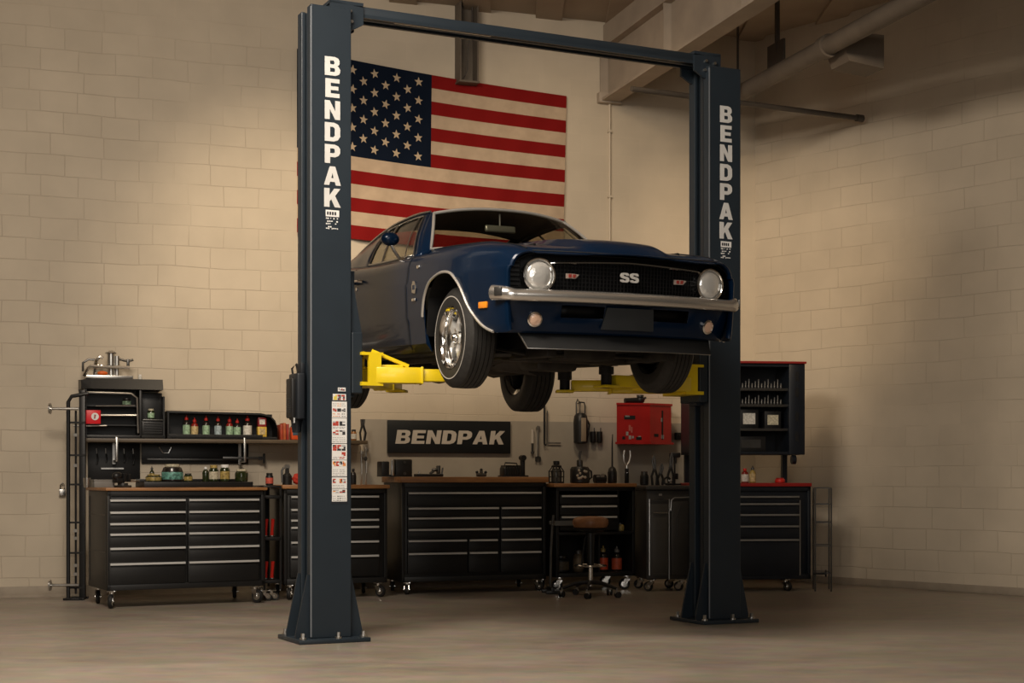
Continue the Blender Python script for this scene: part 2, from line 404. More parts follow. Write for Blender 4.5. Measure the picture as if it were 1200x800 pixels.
# light conduit running down the wall under the beam
t0 = WP(714.5, 122, .03); b = B(); b.cyl((0, 0, 0), (0, 0, 2.4 - t0.z), .011, n=10)
for k in range(4): b.box(-.018, -.014, -.3 - .7 * k, .018, .03, -.28 - .7 * k)
o = b.build('wall_conduit', mat('conduit_paint', (.60, .525, .42), .6), smooth=40); place(o, t0, WA)
tag(o, 'thin wall-coloured conduit running down the wall under the ceiling beam', 'conduit')

# big round pipe under the roof
A = P(846, 121, 16.0)
th = thing('roof_pipe', 'thick round pipe hung under the roof on the right, running towards the viewer', 'pipe', A, BA)
b = B(); b.cyl((-.1, 0, 0), (9, 0, 0), .085, n=24); b.build('pipe_run', MPIPE, th)
for x in (2.2, 5.0):
    b = B(); b.lathe([(.080, -.05), (.105, -.05), (.105, .05), (.080, .05)], 24, T(x, 0, 0) @ rot('Y', 90), True); b.build('pipe_collar', MPIPE, th)
b = B(); zc = CZ - A.z
b.box(1.05, -.012, .05, 1.38, .012, .30); b.box(1.22, -.02, .2, 1.25, .02, zc)
b.build('pipe_hanger', MCOND, th)
b = B(); b.box(4.0, -.02, .06, 4.03, .02, zc); b.build('pipe_hanger', MCOND, th)
b = B()
M = T(2.05, .03, -.06)
b.ring_loft([[M @ Vector(p) for p in r] for r in ([(0, 0, .16), (0, .45, .16), (0, .45, -.14), (0, .1, -.10)], [(.32, 0, .16), (.32, .45, .16), (.32, .45, -.14), (.32, .1, -.10)])])
b.build('wall_bracket', MPIPE, th)
# thin dark conduit along the back
A0 = P(740, 104.0, 14.76); B0 = P(1010, 140, 15.98); B0.z = A0.z
d = (B0 - A0); L = d.length
th = thing('overhead_conduit', 'thin dark capped conduit strung along under the roof at the back', 'pipe', A0, math.atan2(d.y, d.x))
b = B(); b.cyl((0, 0, 0), (L, 0, 0), .027, n=14); b.build('conduit_run', MCOND, th)
b = B(); b.cyl((L - .07, 0, 0), (L + .01, 0, 0), .037, n=14); b.build('end_cap', MCOND, th)
b = B(); b.cyl((1.22, 0, .02), (1.22, 0, CZ - A0.z), .012, n=8); b.build('hanger_rod', MCOND, th)

# grey splash panel on the wall behind the benches
p0 = WP(425, 494, .002); p1 = WP(812, 494, .002); L = (p1 - p0).length
b = B(); b.box(0, -.004, -0.95, L, .0, 0)
o = b.build('splash_panel', MPANEL); place(o, (p0.x, p0.y, 1.715), WA)
tag(o, 'long grey wall panel behind the benches, under the sign and the red cabinet', 'wall panel')

# flag: photo corners on the wall, a hung cloth a little in front of it
def flag():
    TL, TR, BR, BL = (348, 57), (664, 112.5), (660, 300), (348, 272)
    o3 = WP(506, 180, .05); inv = Matrix.Rotation(-WA, 4, 'Z') @ T(-o3.x, -o3.y, -o3.z)
    def pt(u, v, off=0.0):
        sag = 3.0 * math.sin(PI * u)            # the cloth droops between its corners
        x = (TL[0] + (TR[0] - TL[0]) * u) * (1 - v) + (BL[0] + (BR[0] - BL[0]) * u) * v
        y = (TL[1] + (TR[1] - TL[1]) * u) * (1 - v) + (BL[1] + (BR[1] - BL[1]) * u) * v + sag
        rip = .010 * math.sin(u * 31 + v * 6) * v + .012 * math.sin(u * 11 - v * 4) + .006 * math.sin(u * 57 + v * 13)
        return inv @ WP(x, y, .05 + rip + off)
    b = B(); NU = 96
    rows = 13
    cu = .5
    vs = [[b.bm.verts.new(pt(i / NU, j / 52)) for j in range(53)] for i in range(NU + 1)]
    for i in range(NU):
        for j in range(52):
            row = j // 4
            f = b.bm.faces.new((vs[i][j], vs[i][j + 1], vs[i + 1][j + 1], vs[i + 1][j]))
            f.material_index = 2 if (row < 7 and (i + .5) / NU < cu) else (0 if row % 2 == 0 else 1)
    b.mi = 3
    for r in range(9):
        n = 6 if r % 2 == 0 else 5
        for c in range(n):
            u0 = cu * ((c + .5 + (0 if n == 6 else .5)) / 6.0) * .98 + .003; v0 = (r + 1) / 10.0 * 7 / 13
            pts = []
            ang = random.uniform(-.25, .25)
            for k in range(10):
                rr = (.0165 if k % 2 == 0 else .0068); a = ang + PI * k / 5
                pts.append(pt(u0 + rr * math.sin(a) * 1.0, v0 - rr * math.cos(a) * 1.75, .004))
            c0 = b.bm.verts.new(pt(u0, v0, .005)); ring = [b.bm.verts.new(p) for p in pts]
            for k in range(10):
                f = b.bm.faces.new((c0, ring[k], ring[(k + 1) % 10])); f.material_index = 3
    fab = dict(rough=.85, spec=.1, bump=.12, bscale=500)
    o = b.build('flag', [mat('flag_red', (.20, .008, .008), **fab), mat('flag_cream', (.47, .36, .26), var=.06, scale=12, **fab), mat('flag_navy', (.0045, .009, .021), **fab), mat('flag_star', (.47, .37, .26), **fab)], smooth=60, recalc=False)
    place(o, o3, WA)
    tag(o, 'large red and cream striped flag with starred navy canton hung on the wall', 'flag')
flag()

# wall sign
s0 = WP(454, 512, .03); s1 = WP(598, 512, .03); W = (s1 - s0).length; c = (s0 + s1) / 2
th = thing('hanging_sign', 'long black sign with grey block capitals on the wall above the middle chest', 'sign', c, WA)
b = B(); b.box(-W / 2, -.012, -.168, W / 2, .018, .168, .004); b.build('sign_board', mat('sign_black', (.008, .010, .012), .4, var=.15, scale=5), th)
b = B(); M = T(0, -.0125, -.072) @ rot('X', 90)
ws = sum(max(x for x, y in GLYPH[ch][0]) for ch in 'BENDPAK')
sx = 1.17 / (ws * .14 + 6 * .10 * .14)
word(b, 'BENDPAK', M @ Matrix.Diagonal((sx, 1, 1, 1)), .14, .10, .004, .11); b.build('sign_lettering', MGREYT, th, smooth=0)
# ------------------------------------------------------------------ two-post lift
LA = R(25.9)
U = Vector((math.cos(LA), math.sin(LA), 0)); V = Vector((-math.sin(LA), math.cos(LA), 0))   # along the lift, away from the viewer
LP = Vector((-1.296, 10.67, 0))
from mathutils import Euler
CAR_LOC = Vector((.364, 10.61, 1.755)); CAR_ROT = (R(-2.5), 0, R(180 + 23.9))
CARM = T(*CAR_LOC) @ Euler(CAR_ROT).to_matrix().to_4x4()
TOLIFT = (T(*LP) @ Matrix.Rotation(LA, 4, 'Z')).inverted() @ CARM
def jack(x, y): q = TOLIFT @ Vector((x, y, .158)); return (q.x, q.y), q.z - .002
HP = 4.36
lift = thing('two_post_lift', 'tall slate two-post car lift with yellow arms holding up the blue car', 'car lift', LP, LA)
def channel_poly(w, d, slot, rec, lip):
    # an H section: flanges front and rear, recesses on both sides
    h = w / 2; e = d / 2; s = slot / 2
    return [(-h, -e), (h, -e), (h, -s), (h - lip, -s), (h - lip, -s - .012), (h - rec, -s - .012), (h - rec, s + .012), (h - lip, s + .012), (h - lip, s), (h, s), (h, e),
            (-h, e), (-h, s), (-h + lip, s), (-h + lip, s + .012), (-h + rec, s + .012), (-h + rec, -s - .012), (-h + lip, -s - .012), (-h + lip, -s), (-h, -s)]
def lift_column(x, top, side, name='column'):
    b = B(); b.prism(channel_poly(.29, .29, .12, .115, .03), top - .03, T(x, 0, .03))
    c = b.build(name, MSLATE, lift, smooth=0)
    bv = c.modifiers.new('bev', 'BEVEL'); bv.width = .006; bv.segments = 2; bv.limit_method = 'ANGLE'
    b = B(); b.box(x - .255, -.235, 0, x + .255, .255, .03, .006); b.build('base_plate', MSLATE, c)
    for sx in (-1, 1):
        for sy in (-1, 1):
            b = B()
            x0 = x + sx * .146
            y0 = sy * .10
            poly = [(0, .03), (.095, .03), (.095, .06), (.012, .46), (0, .46)]
            M = Matrix(((sx, 0, 0, x0), (0, 0, 1, y0 - .008), (0, 1, 0, 0), (0, 0, 0, 1)))
            b.prism(poly, .016, M); b.build('gusset', MSLATE, c, smooth=0)
    for sx, sy in ((-.215, -.19), (.215, -.19), (-.215, .2), (.215, .2), (.03, -.205)):
        b = B(); b.cyl((x + sx, sy, .028), (x + sx, sy, .042), .024, n=16); b.cyl((x + sx, sy, .04), (x + sx, sy, .072), .014, n=6); b.build('anchor_bolt', MSTEEL, c)
    # pale strip down the left front edge
    b = B(); b.box(x - .150, -.149, .04, x - .140, -.1455, top - .02); b.build('edge_strip', MSTEEL if False else mat('pale_edge', (.22, .245, .28), .35, .3), c, smooth=0)
    # upright lettering
    b = B(); z = 3.862; xo = x + .008
    for i, ch in enumerate('BENDPAK'):
        h = .128; w = max(q for q, _ in GLYPH[ch][0]) * h
        b.glyph(ch, T(xo - w / 2 * 1.1, -.1455, z - .1495 * i) @ rot('X', 90) @ Matrix.Diagonal((1.1, 1, 1, 1)), h, .003)
    b.build('column_lettering', MLETTER, c, smooth=0)
    # small maker's plate and lines of small print under the lettering
    b = B(); zz = z - .1495 * 6 - .02
    b.box(xo - .048, -.1475, zz - .045, xo + .048, -.1455, zz)
    b.mi = 1
    for k in range(4): b.box(xo - .04 + k * .018, -.1485, zz - .034, xo - .028 + k * .018, -.1474, zz - .012)
    b.mi = 0
    rng = random.Random(3)
    for ln, wid in ((.065, .9), (.085, 1.0), (.102, .8), (.122, .55), (.134, .9)):
        xx = xo - .046
        while xx < xo - .046 + .092 * wid:
            q = rng.uniform(.004, .012)
            if rng.random() < .75: b.box(xx, -.1475, zz - ln + rng.uniform(.002, .006), xx + q, -.1455, zz - ln + .012)
            xx += q + .004
    b.build('maker_plate', [MWHITE, MSLATE2], c, smooth=0)
    return c
cl = lift_column(0, 4.335, -1)
cr = lift_column(3.2, 4.29, 1)

# sticker strip on the near column: placards printed in red, orange, black and grey
rng = random.Random(11)
pcol = [MWHITE, mat('print_red', (.50, .05, .03), .5), mat('print_orange', (.75, .3, .08), .5), mat('print_black', (.03, .03, .035), .5), mat('print_grey', (.42, .42, .43), .5), mat('print_yellow', (.75, .62, .1), .5)]
def placard(z1, z0, bands, w=.108, xc=.058):
    b = B(); x0 = xc - w / 2; x1 = xc + w / 2; y = -.1455
    b.box(x0, y - .002, z0, x1, y, z1)
    for (t0, t1, cols, fill) in bands:
        za, zb = z1 - (z1 - z0) * t1, z1 - (z1 - z0) * t0
        n = len(cols)
        for k, cidx in enumerate(cols):
            if cidx == 0: continue
            b.mi = cidx; q0 = x0 + .006 + (w - .012) * k / n; q1 = q0 + (w - .012) / n * .88
            if fill == 'block':
                for u_ in range(2):
                    for v_ in range(3):
                        b.mi = rng.choice((cidx, cidx, cidx, 0, 3, 1, 4)); w_, h_ = (q1 - q0) / 2, (zb - za) / 3
                        b.box(q0 + u_ * w_, y - .003, za + v_ * h_, q0 + (u_ + .95) * w_, y - .002, za + (v_ + .9) * h_)
            else:
                m = max(2, int((zb - za) / .012))
                for i in range(m):
                    xx = q0
                    while xx < q1 - .006:
                        l = rng.uniform(.006, .02)
                        b.box(xx, y - .003, za + (zb - za) * i / m + .002, min(q1, xx + l), y - .002, za + (zb - za) * i / m + .006); xx += l + .005
    b.mi = 0
    b.build('warning_placard', pcol, cl, smooth=0)
def zy(py): return CH - (py - HY) * 10.52 / F
b = B(); b.box(.058 - .06, -.147, zy(590), .058 + .06, -.1452, zy(462)); b.build('placard_backing', mat('backing_blue', (.018, .022, .03), .5), cl, smooth=0)
placard(zy(453.5), zy(458), [(.2, .9, (2, 1, 2), 'block')], .055, .075)
placard(zy(461), zy(468.5), [(.1, .95, (5, 3, 5), 'block'), (.3, .8, (0, 0, 4, 4), 'line')], .095)
placard(zy(470), zy(489), [(.05, .3, (4, 2, 4), 'line'), (.42, .62, (1, 3, 3), 'block'), (.66, .95, (2, 1, 3), 'line')])
placard(zy(489.5), zy(519), [(.12, .3, (1, 3), 'block'), (.34, .42, (4, 4), 'line'), (.48, .66, (1, 3), 'block'), (.72, .96, (4, 4), 'line')])
placard(zy(519.8), zy(538.5), [(.05, .42, (1, 1, 3), 'block'), (.5, .75, (0, 0, 1), 'block'), (.8, .95, (4, 1), 'line')])
placard(zy(539), zy(558), [(.06, .36, (2, 1, 3, 2), 'block'), (.5, .95, (4, 4), 'line')])
placard(zy(559), zy(572.5), [(.12, .5, (1, 0, 2, 4), 'block'), (.6, .95, (4,), 'line')])
placard(zy(573), zy(587.5), [(.05, .3, (2, 1), 'block'), (.45, .95, (4, 3, 4), 'line')])

# overhead beam with its corner plates
b = B(); b.box(.02, -.085, HP - .035, 3.18, .085, HP + .022, .005); b.box(.10, -.085, HP - .055, 3.10, -.060, HP - .033); b.box(.10, .060, HP - .055, 3.10, .085, HP - .033)
ob = b.build('overhead_beam', MSLATE, lift)
for x, sx in ((.13, 1), (3.07, -1)):
    b = B(); M = Matrix(((sx, 0, 0, x), (0, 0, 1, -.10), (0, 1, 0, HP - .16), (0, 0, 0, 1)))
    b.prism([(-.12, .0), (.03, 0), (.12, .05), (.12, .17), (-.12, .19)], .02, M)
    M2 = M @ T(0, 0, .19); b.prism([(-.12, 0), (.03, 0), (.12, .05), (.12, .17), (-.12, .19)], .02, M2)
    b.box(x - .12, -.10, HP + .018, x + .12, .11, HP + .04)
    b.build('corner_plate', MSLATE, ob, smooth=0)
    for dx, dz in ((-.06, .12), (-.06, .05), (.02, .13), (.03, .06)):
        b = B(); b.cyl((x + dx * sx, -.10, HP - .16 + dz), (x + dx * sx, -.118, HP - .16 + dz), .012, n=6); b.build('beam_bolt', MSTEEL, ob)
b = B(); b.box(.5, -.055, HP - .052, 1.25, -.04, HP - .034); b.cyl((.15, .0, HP - .045), (3.05, 0, HP - .045), .009, n=8); b.build('sensor_bar', MSTEEL, ob)
for x in (0, 3.2):
    for sx in (-1, 1):
        b = B(); b.box(x + sx * .031, -.07, .06, x + sx * .036, .07, 4.24); b.build('slot_shade', MBLACK2, lift, smooth=0)  # black strips added to stand in for shade inside the column recesses
# cable sheaves and slot hardware inside the columns
b = B()
for x in (0, 3.2):
    for sx in (-1, 1): b.cyl((x + sx * .05, 0, .06), (x + sx * .05, 0, HP - .10), .008, n=8)
b.build('lift_cable', MDSTEEL, lift)
for x in (-.06, 3.13):
    b = B(); b.box(x - .05, -.02, .06, x - .035, .02, HP - .1); b.build('slot_bar', mat('slot_bar_paint', (.02, .024, .03), .4), lift, smooth=0)

# power unit on the outer side of the near column
zc = zy(465)
pu_ = B(); pu_.box(-.205, -.03, zy(491), -.145, .16, zy(436), .012, 3); pu_.box(-.175, -.02, zy(437), -.145, .08, zy(424), .006)
pu = pu_.build('power_unit', MSLATE2, lift)
b = B(); b.cyl((-.18, .06, zy(491)), (-.18, .06, zy(506)), .040, .030, n=20); b.build('oil_tank', MSLATE2, pu)
b = B(); b.box(-.235, .0, zy(489), -.200, .13, zy(442), .010); b.build('motor_cover', MBLACK, pu)
b = B()
for k in range(7): b.box(-.238, .02, zy(466 + k * 2.5), -.234, .11, zy(467 + k * 2.5))
b.build('cooling_slots', MSLATE, pu, smooth=0)
b = B(); b.tube([(-.19, .10, zy(440)), (-.20, .10, zy(430)), (-.17, .10, zy(424)), (-.15, .10, zy(440))], .008, 8); b.build('hose', MRUBBER, pu)
b = B(); b.cyl((-.215, -.0, zy(489)), (-.215, -.0, zy(495)), .012, n=8); b.build('valve', MSTEEL, pu)

# carriages and swing arms
AZ = 1.80
def carriage(x, s):
    b = B(); x0 = x + s * .10
    b.box(min(x0, x0 + s * .10), -.055, AZ - .12, max(x0, x0 + s * .10), .055, AZ + .75)
    b.box(min(x + s * .15, x + s * .23), -.14, AZ - .10, max(x + s * .15, x + s * .23), .14, AZ + .32, .008)
    b.prism([(0, .32), (.08, .32), (.0, .75)], .24, Matrix(((s, 0, 0, x + s * .15), (0, 0, 1, -.12), (0, 1, 0, AZ), (0, 0, 0, 1))))
    c = b.build('carriage', MSLATE, lift, smooth=0)
    for zz in (AZ - .03, AZ + .17):
        for yy in (-.09, .09):
            b = B(); b.cyl((x + s * .17, yy, zz), (x + s * .25, yy, zz), .016, n=6); b.build('carriage_bolt', MSLATE2, c)
    # yellow pivot bracket
    b = B(); xa, xb = x + s * .21, x + s * .37
    lo, hi = min(xa, xb), max(xa, xb)
    b.box(lo, -.17, AZ + .165, hi, .17, AZ + .185); b.box(lo, -.17, AZ - .045, hi, .17, AZ - .02)
    px_ = x + s * .31
    b.box(px_ - .045, -.17, AZ - .02, px_ + .045, -.14, AZ + .165); b.box(px_ - .03, .12, AZ - .02, px_ + .03, .15, AZ + .165)
    b.build('pivot_bracket', MYEL, c)
    return c
def swing_arm(x, s, yp, tip, ztop, zoff=0.0):
    p = Vector((x + s * .33, yp, AZ + .03 + zoff)); t = Vector((tip[0], tip[1], p.z)); d = t - p; L = d.length; a = math.atan2(d.y, d.x)
    M = T(*p) @ Matrix.Rotation(a, 4, 'Z'); L -= .05
    def bx(b, x0, y0, z0, x1, y1, z1): b.obox(M @ Vector(((x0 + x1) / 2, (y0 + y1) / 2, (z0 + z1) / 2)), (x1 - x0, y1 - y0, z1 - z0), M.to_3x3(), .006)
    b = B(); bx(b, 0, -.07, -.055, L * .62, .07, .055); bx(b, L * .6, -.08, -.06, L * .635, .08, .06)
    arm = b.build('swing_arm', MYEL, lift)
    b = B(); bx(b, L * .4, -.052, -.04, L, .052, .045); bx(b, L - .02, -.075, -.05, L + .12, .075, -.03); b.build('inner_arm', MYEL, arm)
    b = B(); bx(b, -.02, -.012, .055, L * .38, .012, .075)
    q0, q1 = M @ Vector((-.02, 0, .17)), M @ Vector((L * .45, 0, .065))
    b.tube([q0, q1], .014, 6, flat=1.0); b.build('arm_brace', MYEL, arm)
    b = B(); e = M @ Vector((L + .05, 0, 0)); b.cyl(e + Vector((0, 0, -.05)), e + Vector((0, 0, .05)), .04, n=16); b.cyl(e + Vector((0, 0, .05)), Vector((e.x, e.y, ztop)), .055, n=20); b.build('lift_pad', MRUBBER, arm)
    return arm
carriage(0, 1); carriage(3.2, -1)
cu_ = 1.478
swing_arm(0, 1, -.10, *jack(.60, -.50))
swing_arm(0, 1, .10, *jack(.60, -1.75))
swing_arm(3.2, -1, -.10, *jack(-.60, -.55))
swing_arm(3.2, -1, .10, *jack(-.60, -1.25))
# ------------------------------------------------------------------ the car
car = thing('classic_coupe', 'dark blue classic two-door muscle coupe raised on the two-post lift', 'car', CAR_LOC)
car.rotation_euler = CAR_ROT
MUNDER = mat('underbody_black', (.012, .011, .010), .6, var=.35, scale=9)
MUNDER2 = mat('underbody_metal', (.036, .033, .030), .5, .6, var=.3, scale=12)
MINT = mat('interior_vinyl', (.018, .015, .012), .6, var=.1)
MTRIMB = mat('grille_black', (.0028, .0028, .003), .5, spec=.25)

Wt = curve([(-3.55, .80), (-3.35, .86), (-2.9, .905), (-2.3, .925), (-1.5, .915), (-.7, .915), (0, .918), (.35, .902), (.6, .866), (.72, .845), (.80, .825)])
Tt = curve([(-3.55, .84), (-3.3, .885), (-2.8, .925), (-2.3, .935), (-1.9, .915), (-1.2, .905), (-.6, .905), (0, .898), (.3, .888), (.6, .858), (.72, .832), (.80, .805)])
Ct = curve([(-3.55, .85), (-3.3, .90), (-2.9, .95), (-.75, .99), (0, .97), (.3, .952), (.5, .928), (.65, .895), (.75, .85), (.80, .805)])   # hood centre
Ht = curve([(-3.55, .845), (-3.3, .895), (-2.9, .935), (-.75, .95), (0, .925), (.3, .905), (.5, .875), (.65, .85), (.75, .822), (.80, .795)])  # hood beside the bulge
Zb = curve([(-3.55, .40), (-3.2, .34), (-2.9, .23), (-2.3, .215), (-.4, .215), (.4, .27), (.6, .295), (.80, .30)])
ARCHF = [(-.385, .10), (-.38, .45), (-.345, .56), (-.28, .64), (-.19, .695), (-.09, .72), (0, .725), (.10, .715), (.19, .685), (.27, .63), (.34, .56), (.41, .48), (.50, .40), (.60, .335), (.70, .30)]
ARCHF = ARCHF[:1] + rounded(ARCHF[1:])
ARR = -2.40
ARCHR = [(ARR - .40, .10), (ARR - .395, .36), (ARR - .36, .49), (ARR - .29, .58), (ARR - .19, .635), (ARR, .665), (ARR + .19, .635), (ARR + .29, .58), (ARR + .36, .49), (ARR + .395, .36), (ARR + .40, .10)]
ARCHR = ARCHR[:1] + rounded(ARCHR[1:-1]) + ARCHR[-1:]
def lin(pts):
    def f(y):
        if y < pts[0][0] or y > pts[-1][0]: return -1
        for a, b in zip(pts, pts[1:]):
            if y <= b[0]: return a[1] + (b[1] - a[1]) * (y - a[0]) / (b[0] - a[0])
    return f
af, ar_ = lin(ARCHF), lin(ARCHR)
def sidex(y, z):
    W, Tp, zb = Wt(y), Tt(y), Zb(y)
    q_ = 1 - .75 * sstep(.15, .55, y)
    tab = [(zb, W - .085 * q_), (zb + .055, W - .04 * q_), (.425, W - .022 * q_), (.455, W - .010 * q_), (.68, W), (.71, W - .010), (Tp - .095, W - .020), (Tp - .06, W - .031), (Tp - .03, W - .052), (Tp - .01, W - .083)]
    tab = [tab[0]] + [q for q in tab[1:] if q[0] > tab[0][0]]
    if z <= tab[0][0]: return tab[0][1]
    for a, b in zip(tab, tab[1:]):
        if z <= b[0]: return a[1] + (b[1] - a[1]) * (z - a[0]) / max(1e-6, b[0] - a[0])
    return tab[-1][1]
def vwarp(x, y): return .13 * (1 - (x / .865) ** 2) * sstep(.25, .80, y)
def ring(y):
    W, Tp, zb = Wt(y), Tt(y), Zb(y)
    za = max(af(y), ar_(y), zb)
    zs = [zb, zb + .055, .425, .455, .57, .68, .71, max(.711, Tp - .095), max(.712, Tp - .06), Tp - .03, Tp - .01]
    pts = [(sidex(y, max(z, za)), max(z, za)) for z in zs]
    pts += [(W - .118, Tp), (W - .155, Tp - .001), (min(.69, W - .165), Ht(y) + .003), (.50, Ht(y)), (.33, Ht(y) + .004), (.275, (Ht(y) + Ct(y)) / 2 + .006), (.24, Ct(y)), (.12, Ct(y) + .006), (0, Ct(y) + .008)]
    return [Vector((x, y + vwarp(x, y), z)) for x, z in pts]
ST = sorted(set([round(-3.55 + .05 * i, 3) for i in range(88)] + [.80, -.386, -.381, -.70, -.705, -.30, -.25, -.15, -.05, .05, .15, .25, .34, .41] + [round(ARR + s, 3) for s in (-.401, -.396, -.34, -.29, -.24, -.19, -.14, .14, .19, .24, .29, .34, .396, .401)] + [-1.99, -2.0]))
ST = [y for y in ST if y <= .80]
rings = [ring(y) for y in ST]
def capring(r, k, dy):
    out = []
    for p in r:
        out.append(Vector((p.x * k, p.y + dy, .60 + (p.z - .60) * (1 - (1 - k) * 1.6))))
    return out
last = rings[-1]
rings_n = rings + [capring(last, .993, .018), capring(last, .98, .028), capring(last, .963, .026), capring(last, .955, .0)]
ST_n = ST + [.81, .82, .83, .84]
NR = len(last)
DOOR = (-1.995, -.7025)
def classify(i, j):
    y = (ST_n[i] + ST_n[i + 1]) / 2
    if -2.86 < y < -.74 and j >= 12: return None
    if DOOR[0] < y < DOOR[1] and 1 <= j <= 10: return 'door'
    if y > -.74 and j >= 13 and i < len(ST) - 1: return 'hood'
    if y < -2.86 and j >= 13: return 'trunk_lid'
    return 'body'
def panel(kind, sides):
    b = B(); b.bm.verts.ensure_lookup_table(); cache = {}
    def v(i, j, s):
        p = rings_n[i][j]; k = (round(p.x * s, 4), round(p.y, 4), round(p.z, 4))
        if k not in cache: cache[k] = b.bm.verts.new((p.x * s, p.y, p.z))
        return cache[k]
    for s in sides:
        for i in range(len(rings_n) - 1):
            for j in range(NR - 1):
                if classify(i, j) != kind: continue
                q = []
                for w in (v(i, j, s), v(i + 1, j, s), v(i + 1, j + 1, s), v(i, j + 1, s)):
                    if w not in q: q.append(w)
                if len(q) < 3: continue
                try: b.bm.faces.new(q)
                except ValueError: pass
    return b
body = panel('body', (1, -1))
# tail panel
tail = rings[0]
for s in (1, -1):
    pts = [Vector((p.x * s, p.y, p.z)) for p in tail] + [Vector((0, tail[0].y, tail[0].z))]
    body.poly(pts)
body = body.build('body_shell', MBLUE, car, smooth=28, solid=.008)
hood = panel('hood', (1, -1)).build('hood', MBLUE, car, smooth=22, solid=.008)
trunk = panel('trunk_lid', (1, -1)).build('trunk_lid', MBLUE, car, smooth=28, solid=.008)
doors = {}
for s in (1, -1):
    doors[s] = panel('door', (s,)).build('door', MBLUE, car, smooth=28, solid=.006)
for o_ in (body, hood, trunk, doors[1], doors[-1]):
    wn = o_.modifiers.new('even_normals', 'WEIGHTED_NORMAL'); wn.keep_sharp = True; wn.weight = 80
# dark shut lines, hood seams
def sideline(y, z0, z1, s, off=.0015, n=14): return [Vector((s * (sidex(y, z0 + (z1 - z0) * k / n) + off), y, z0 + (z1 - z0) * k / n)) for k in range(n + 1)]
b = B()
for s in (1, -1):
    for y in DOOR: b.tube(sideline(y, .275, Tt(y) - .02, s), .0045, 5)
    b.tube([Vector((s * (sidex(y, .272) + .001), y, .272)) for y in [DOOR[0] + (DOOR[1] - DOOR[0]) * k / 12 for k in range(13)]], .004, 5)
    b.tube([Vector((s * min(.69, Wt(y) - .165), y + vwarp(.68, y), Ht(y) + .004)) for y in [-.74 + 1.5 * k / 24 for k in range(25)]], .004, 5)
b.build('shut_lines', MBLACK2, body)

# ---- greenhouse
def L3(a, b, t): return Vector(a) + (Vector(b) - Vector(a)) * t
def lerp(a, b, t): return a + (b - a) * t
beltY = curve([(0, -.76), (.55, -1.87), (1, -2.93)]); railY = curve([(0, -1.20), (.55, -2.02), (1, -2.95)])
railX = curve([(-2.95, .66), (-2.78, .635), (-2.2, .585), (-1.83, .57), (-1.38, .56), (-1.20, .545)])
railZ = curve([(-2.95, .945), (-2.78, 1.03), (-2.5, 1.13), (-2.2, 1.208), (-1.83, 1.262), (-1.38, 1.282), (-1.20, 1.278)])
def rail(s): y = railY(s); return Vector((railX(y), y, railZ(y)))
def belt(s): y = beltY(s); return Vector((Wt(y) - .115 - .012 * (s > .6), y, Tt(y) + .003 - .004))
def side_pt(s, t):
    p = L3(belt(s), rail(s), t); bow = math.sin(PI * t) * .018
    return p + Vector((bow, 0, bow * .4))
GS0, GS1, GT0, GT1 = .055, .545, .045, .915
SS = [0, GS0] + [GS0 + (GS1 - GS0) * k / 14 for k in range(1, 15)] + [GS1 + (1 - GS1) * k / 10 for k in range(1, 11)]
TT = [0, GT0] + [GT0 + (GT1 - GT0) * k / 8 for k in range(1, 9)] + [1]
roofb = B()
for sg in (1, -1):
    vs = [[roofb.bm.verts.new(Vector((side_pt(s, t).x * sg, side_pt(s, t).y, side_pt(s, t).z))) for t in TT] for s in SS]
    for i in range(len(SS) - 1):
        for j in range(len(TT) - 1):
            ms, mt = (SS[i] + SS[i + 1]) / 2, (TT[j] + TT[j + 1]) / 2
            if GS0 < ms < GS1 and GT0 < mt < GT1: continue
            roofb.bm.faces.new((vs[i][j], vs[i + 1][j], vs[i + 1][j + 1], vs[i][j + 1]))
def header(u):     # u -1..1 across the front edge of the roof
    return Vector((.545 * u, -1.13 - .07 * u * u, 1.335 - .057 * abs(u) ** 2.4))
def backlite_top(u):
    x = railX(-2.12) * u * .97; return Vector((x, -2.06 - .05 * u * u, 1.290 - .05 * abs(u) ** 2.4))
def roof_pt(a, u):
    y0, y1 = header(u).y, backlite_top(u).y; y = lerp(y0, y1, a)
    e = Vector((railX(y), y, railZ(y)))
    crown = lerp(.057, .052, a) + .012 * math.sin(PI * a)
    return Vector((e.x * u, y, e.z + crown * (1 - abs(u) ** 2.4)))
roofb.grid(lambda a, q: roof_pt(a, q * 2 - 1), 16, 20)
# sails beside the rear window and the strip at its top
def sail(s, q, sg):
    y = lerp(-2.06, -2.95, s); e = Vector((railX(y), y, railZ(y)))
    return Vector((sg * (e.x - .075 * q), y, e.z + .012 * q))
for sg in (1, -1): roofb.grid(lambda s, q: sail(s, q, sg), 14, 3)
roof = roofb.build('roof', MBLUE, car, smooth=40, solid=.012, weld=.002)
MLINER = mat('headliner', (.03, .026, .021), .8)
b = B(); b.grid(lambda a, q: roof_pt(a * .98 + .01, (q * 2 - 1) * .97) - Vector((0, 0, .022)), 12, 14); b.build('headliner', MLINER, roof, solid=.004)
def ws_base(u): return Vector((.735 * u, -.66 - .12 * u * u, .972 - .035 * abs(u) ** 2))
def ws_pt(u, t):
    p = L3(ws_base(u), header(u), t); n = math.sin(PI * t) * .02
    return p + Vector((0, n * .8, n))
b = B(); b.grid(lambda a, t: ws_pt((a * 2 - 1) * .965, .03 + t * .93), 20, 12); wsg = b.build('windshield', MGLASS, car)
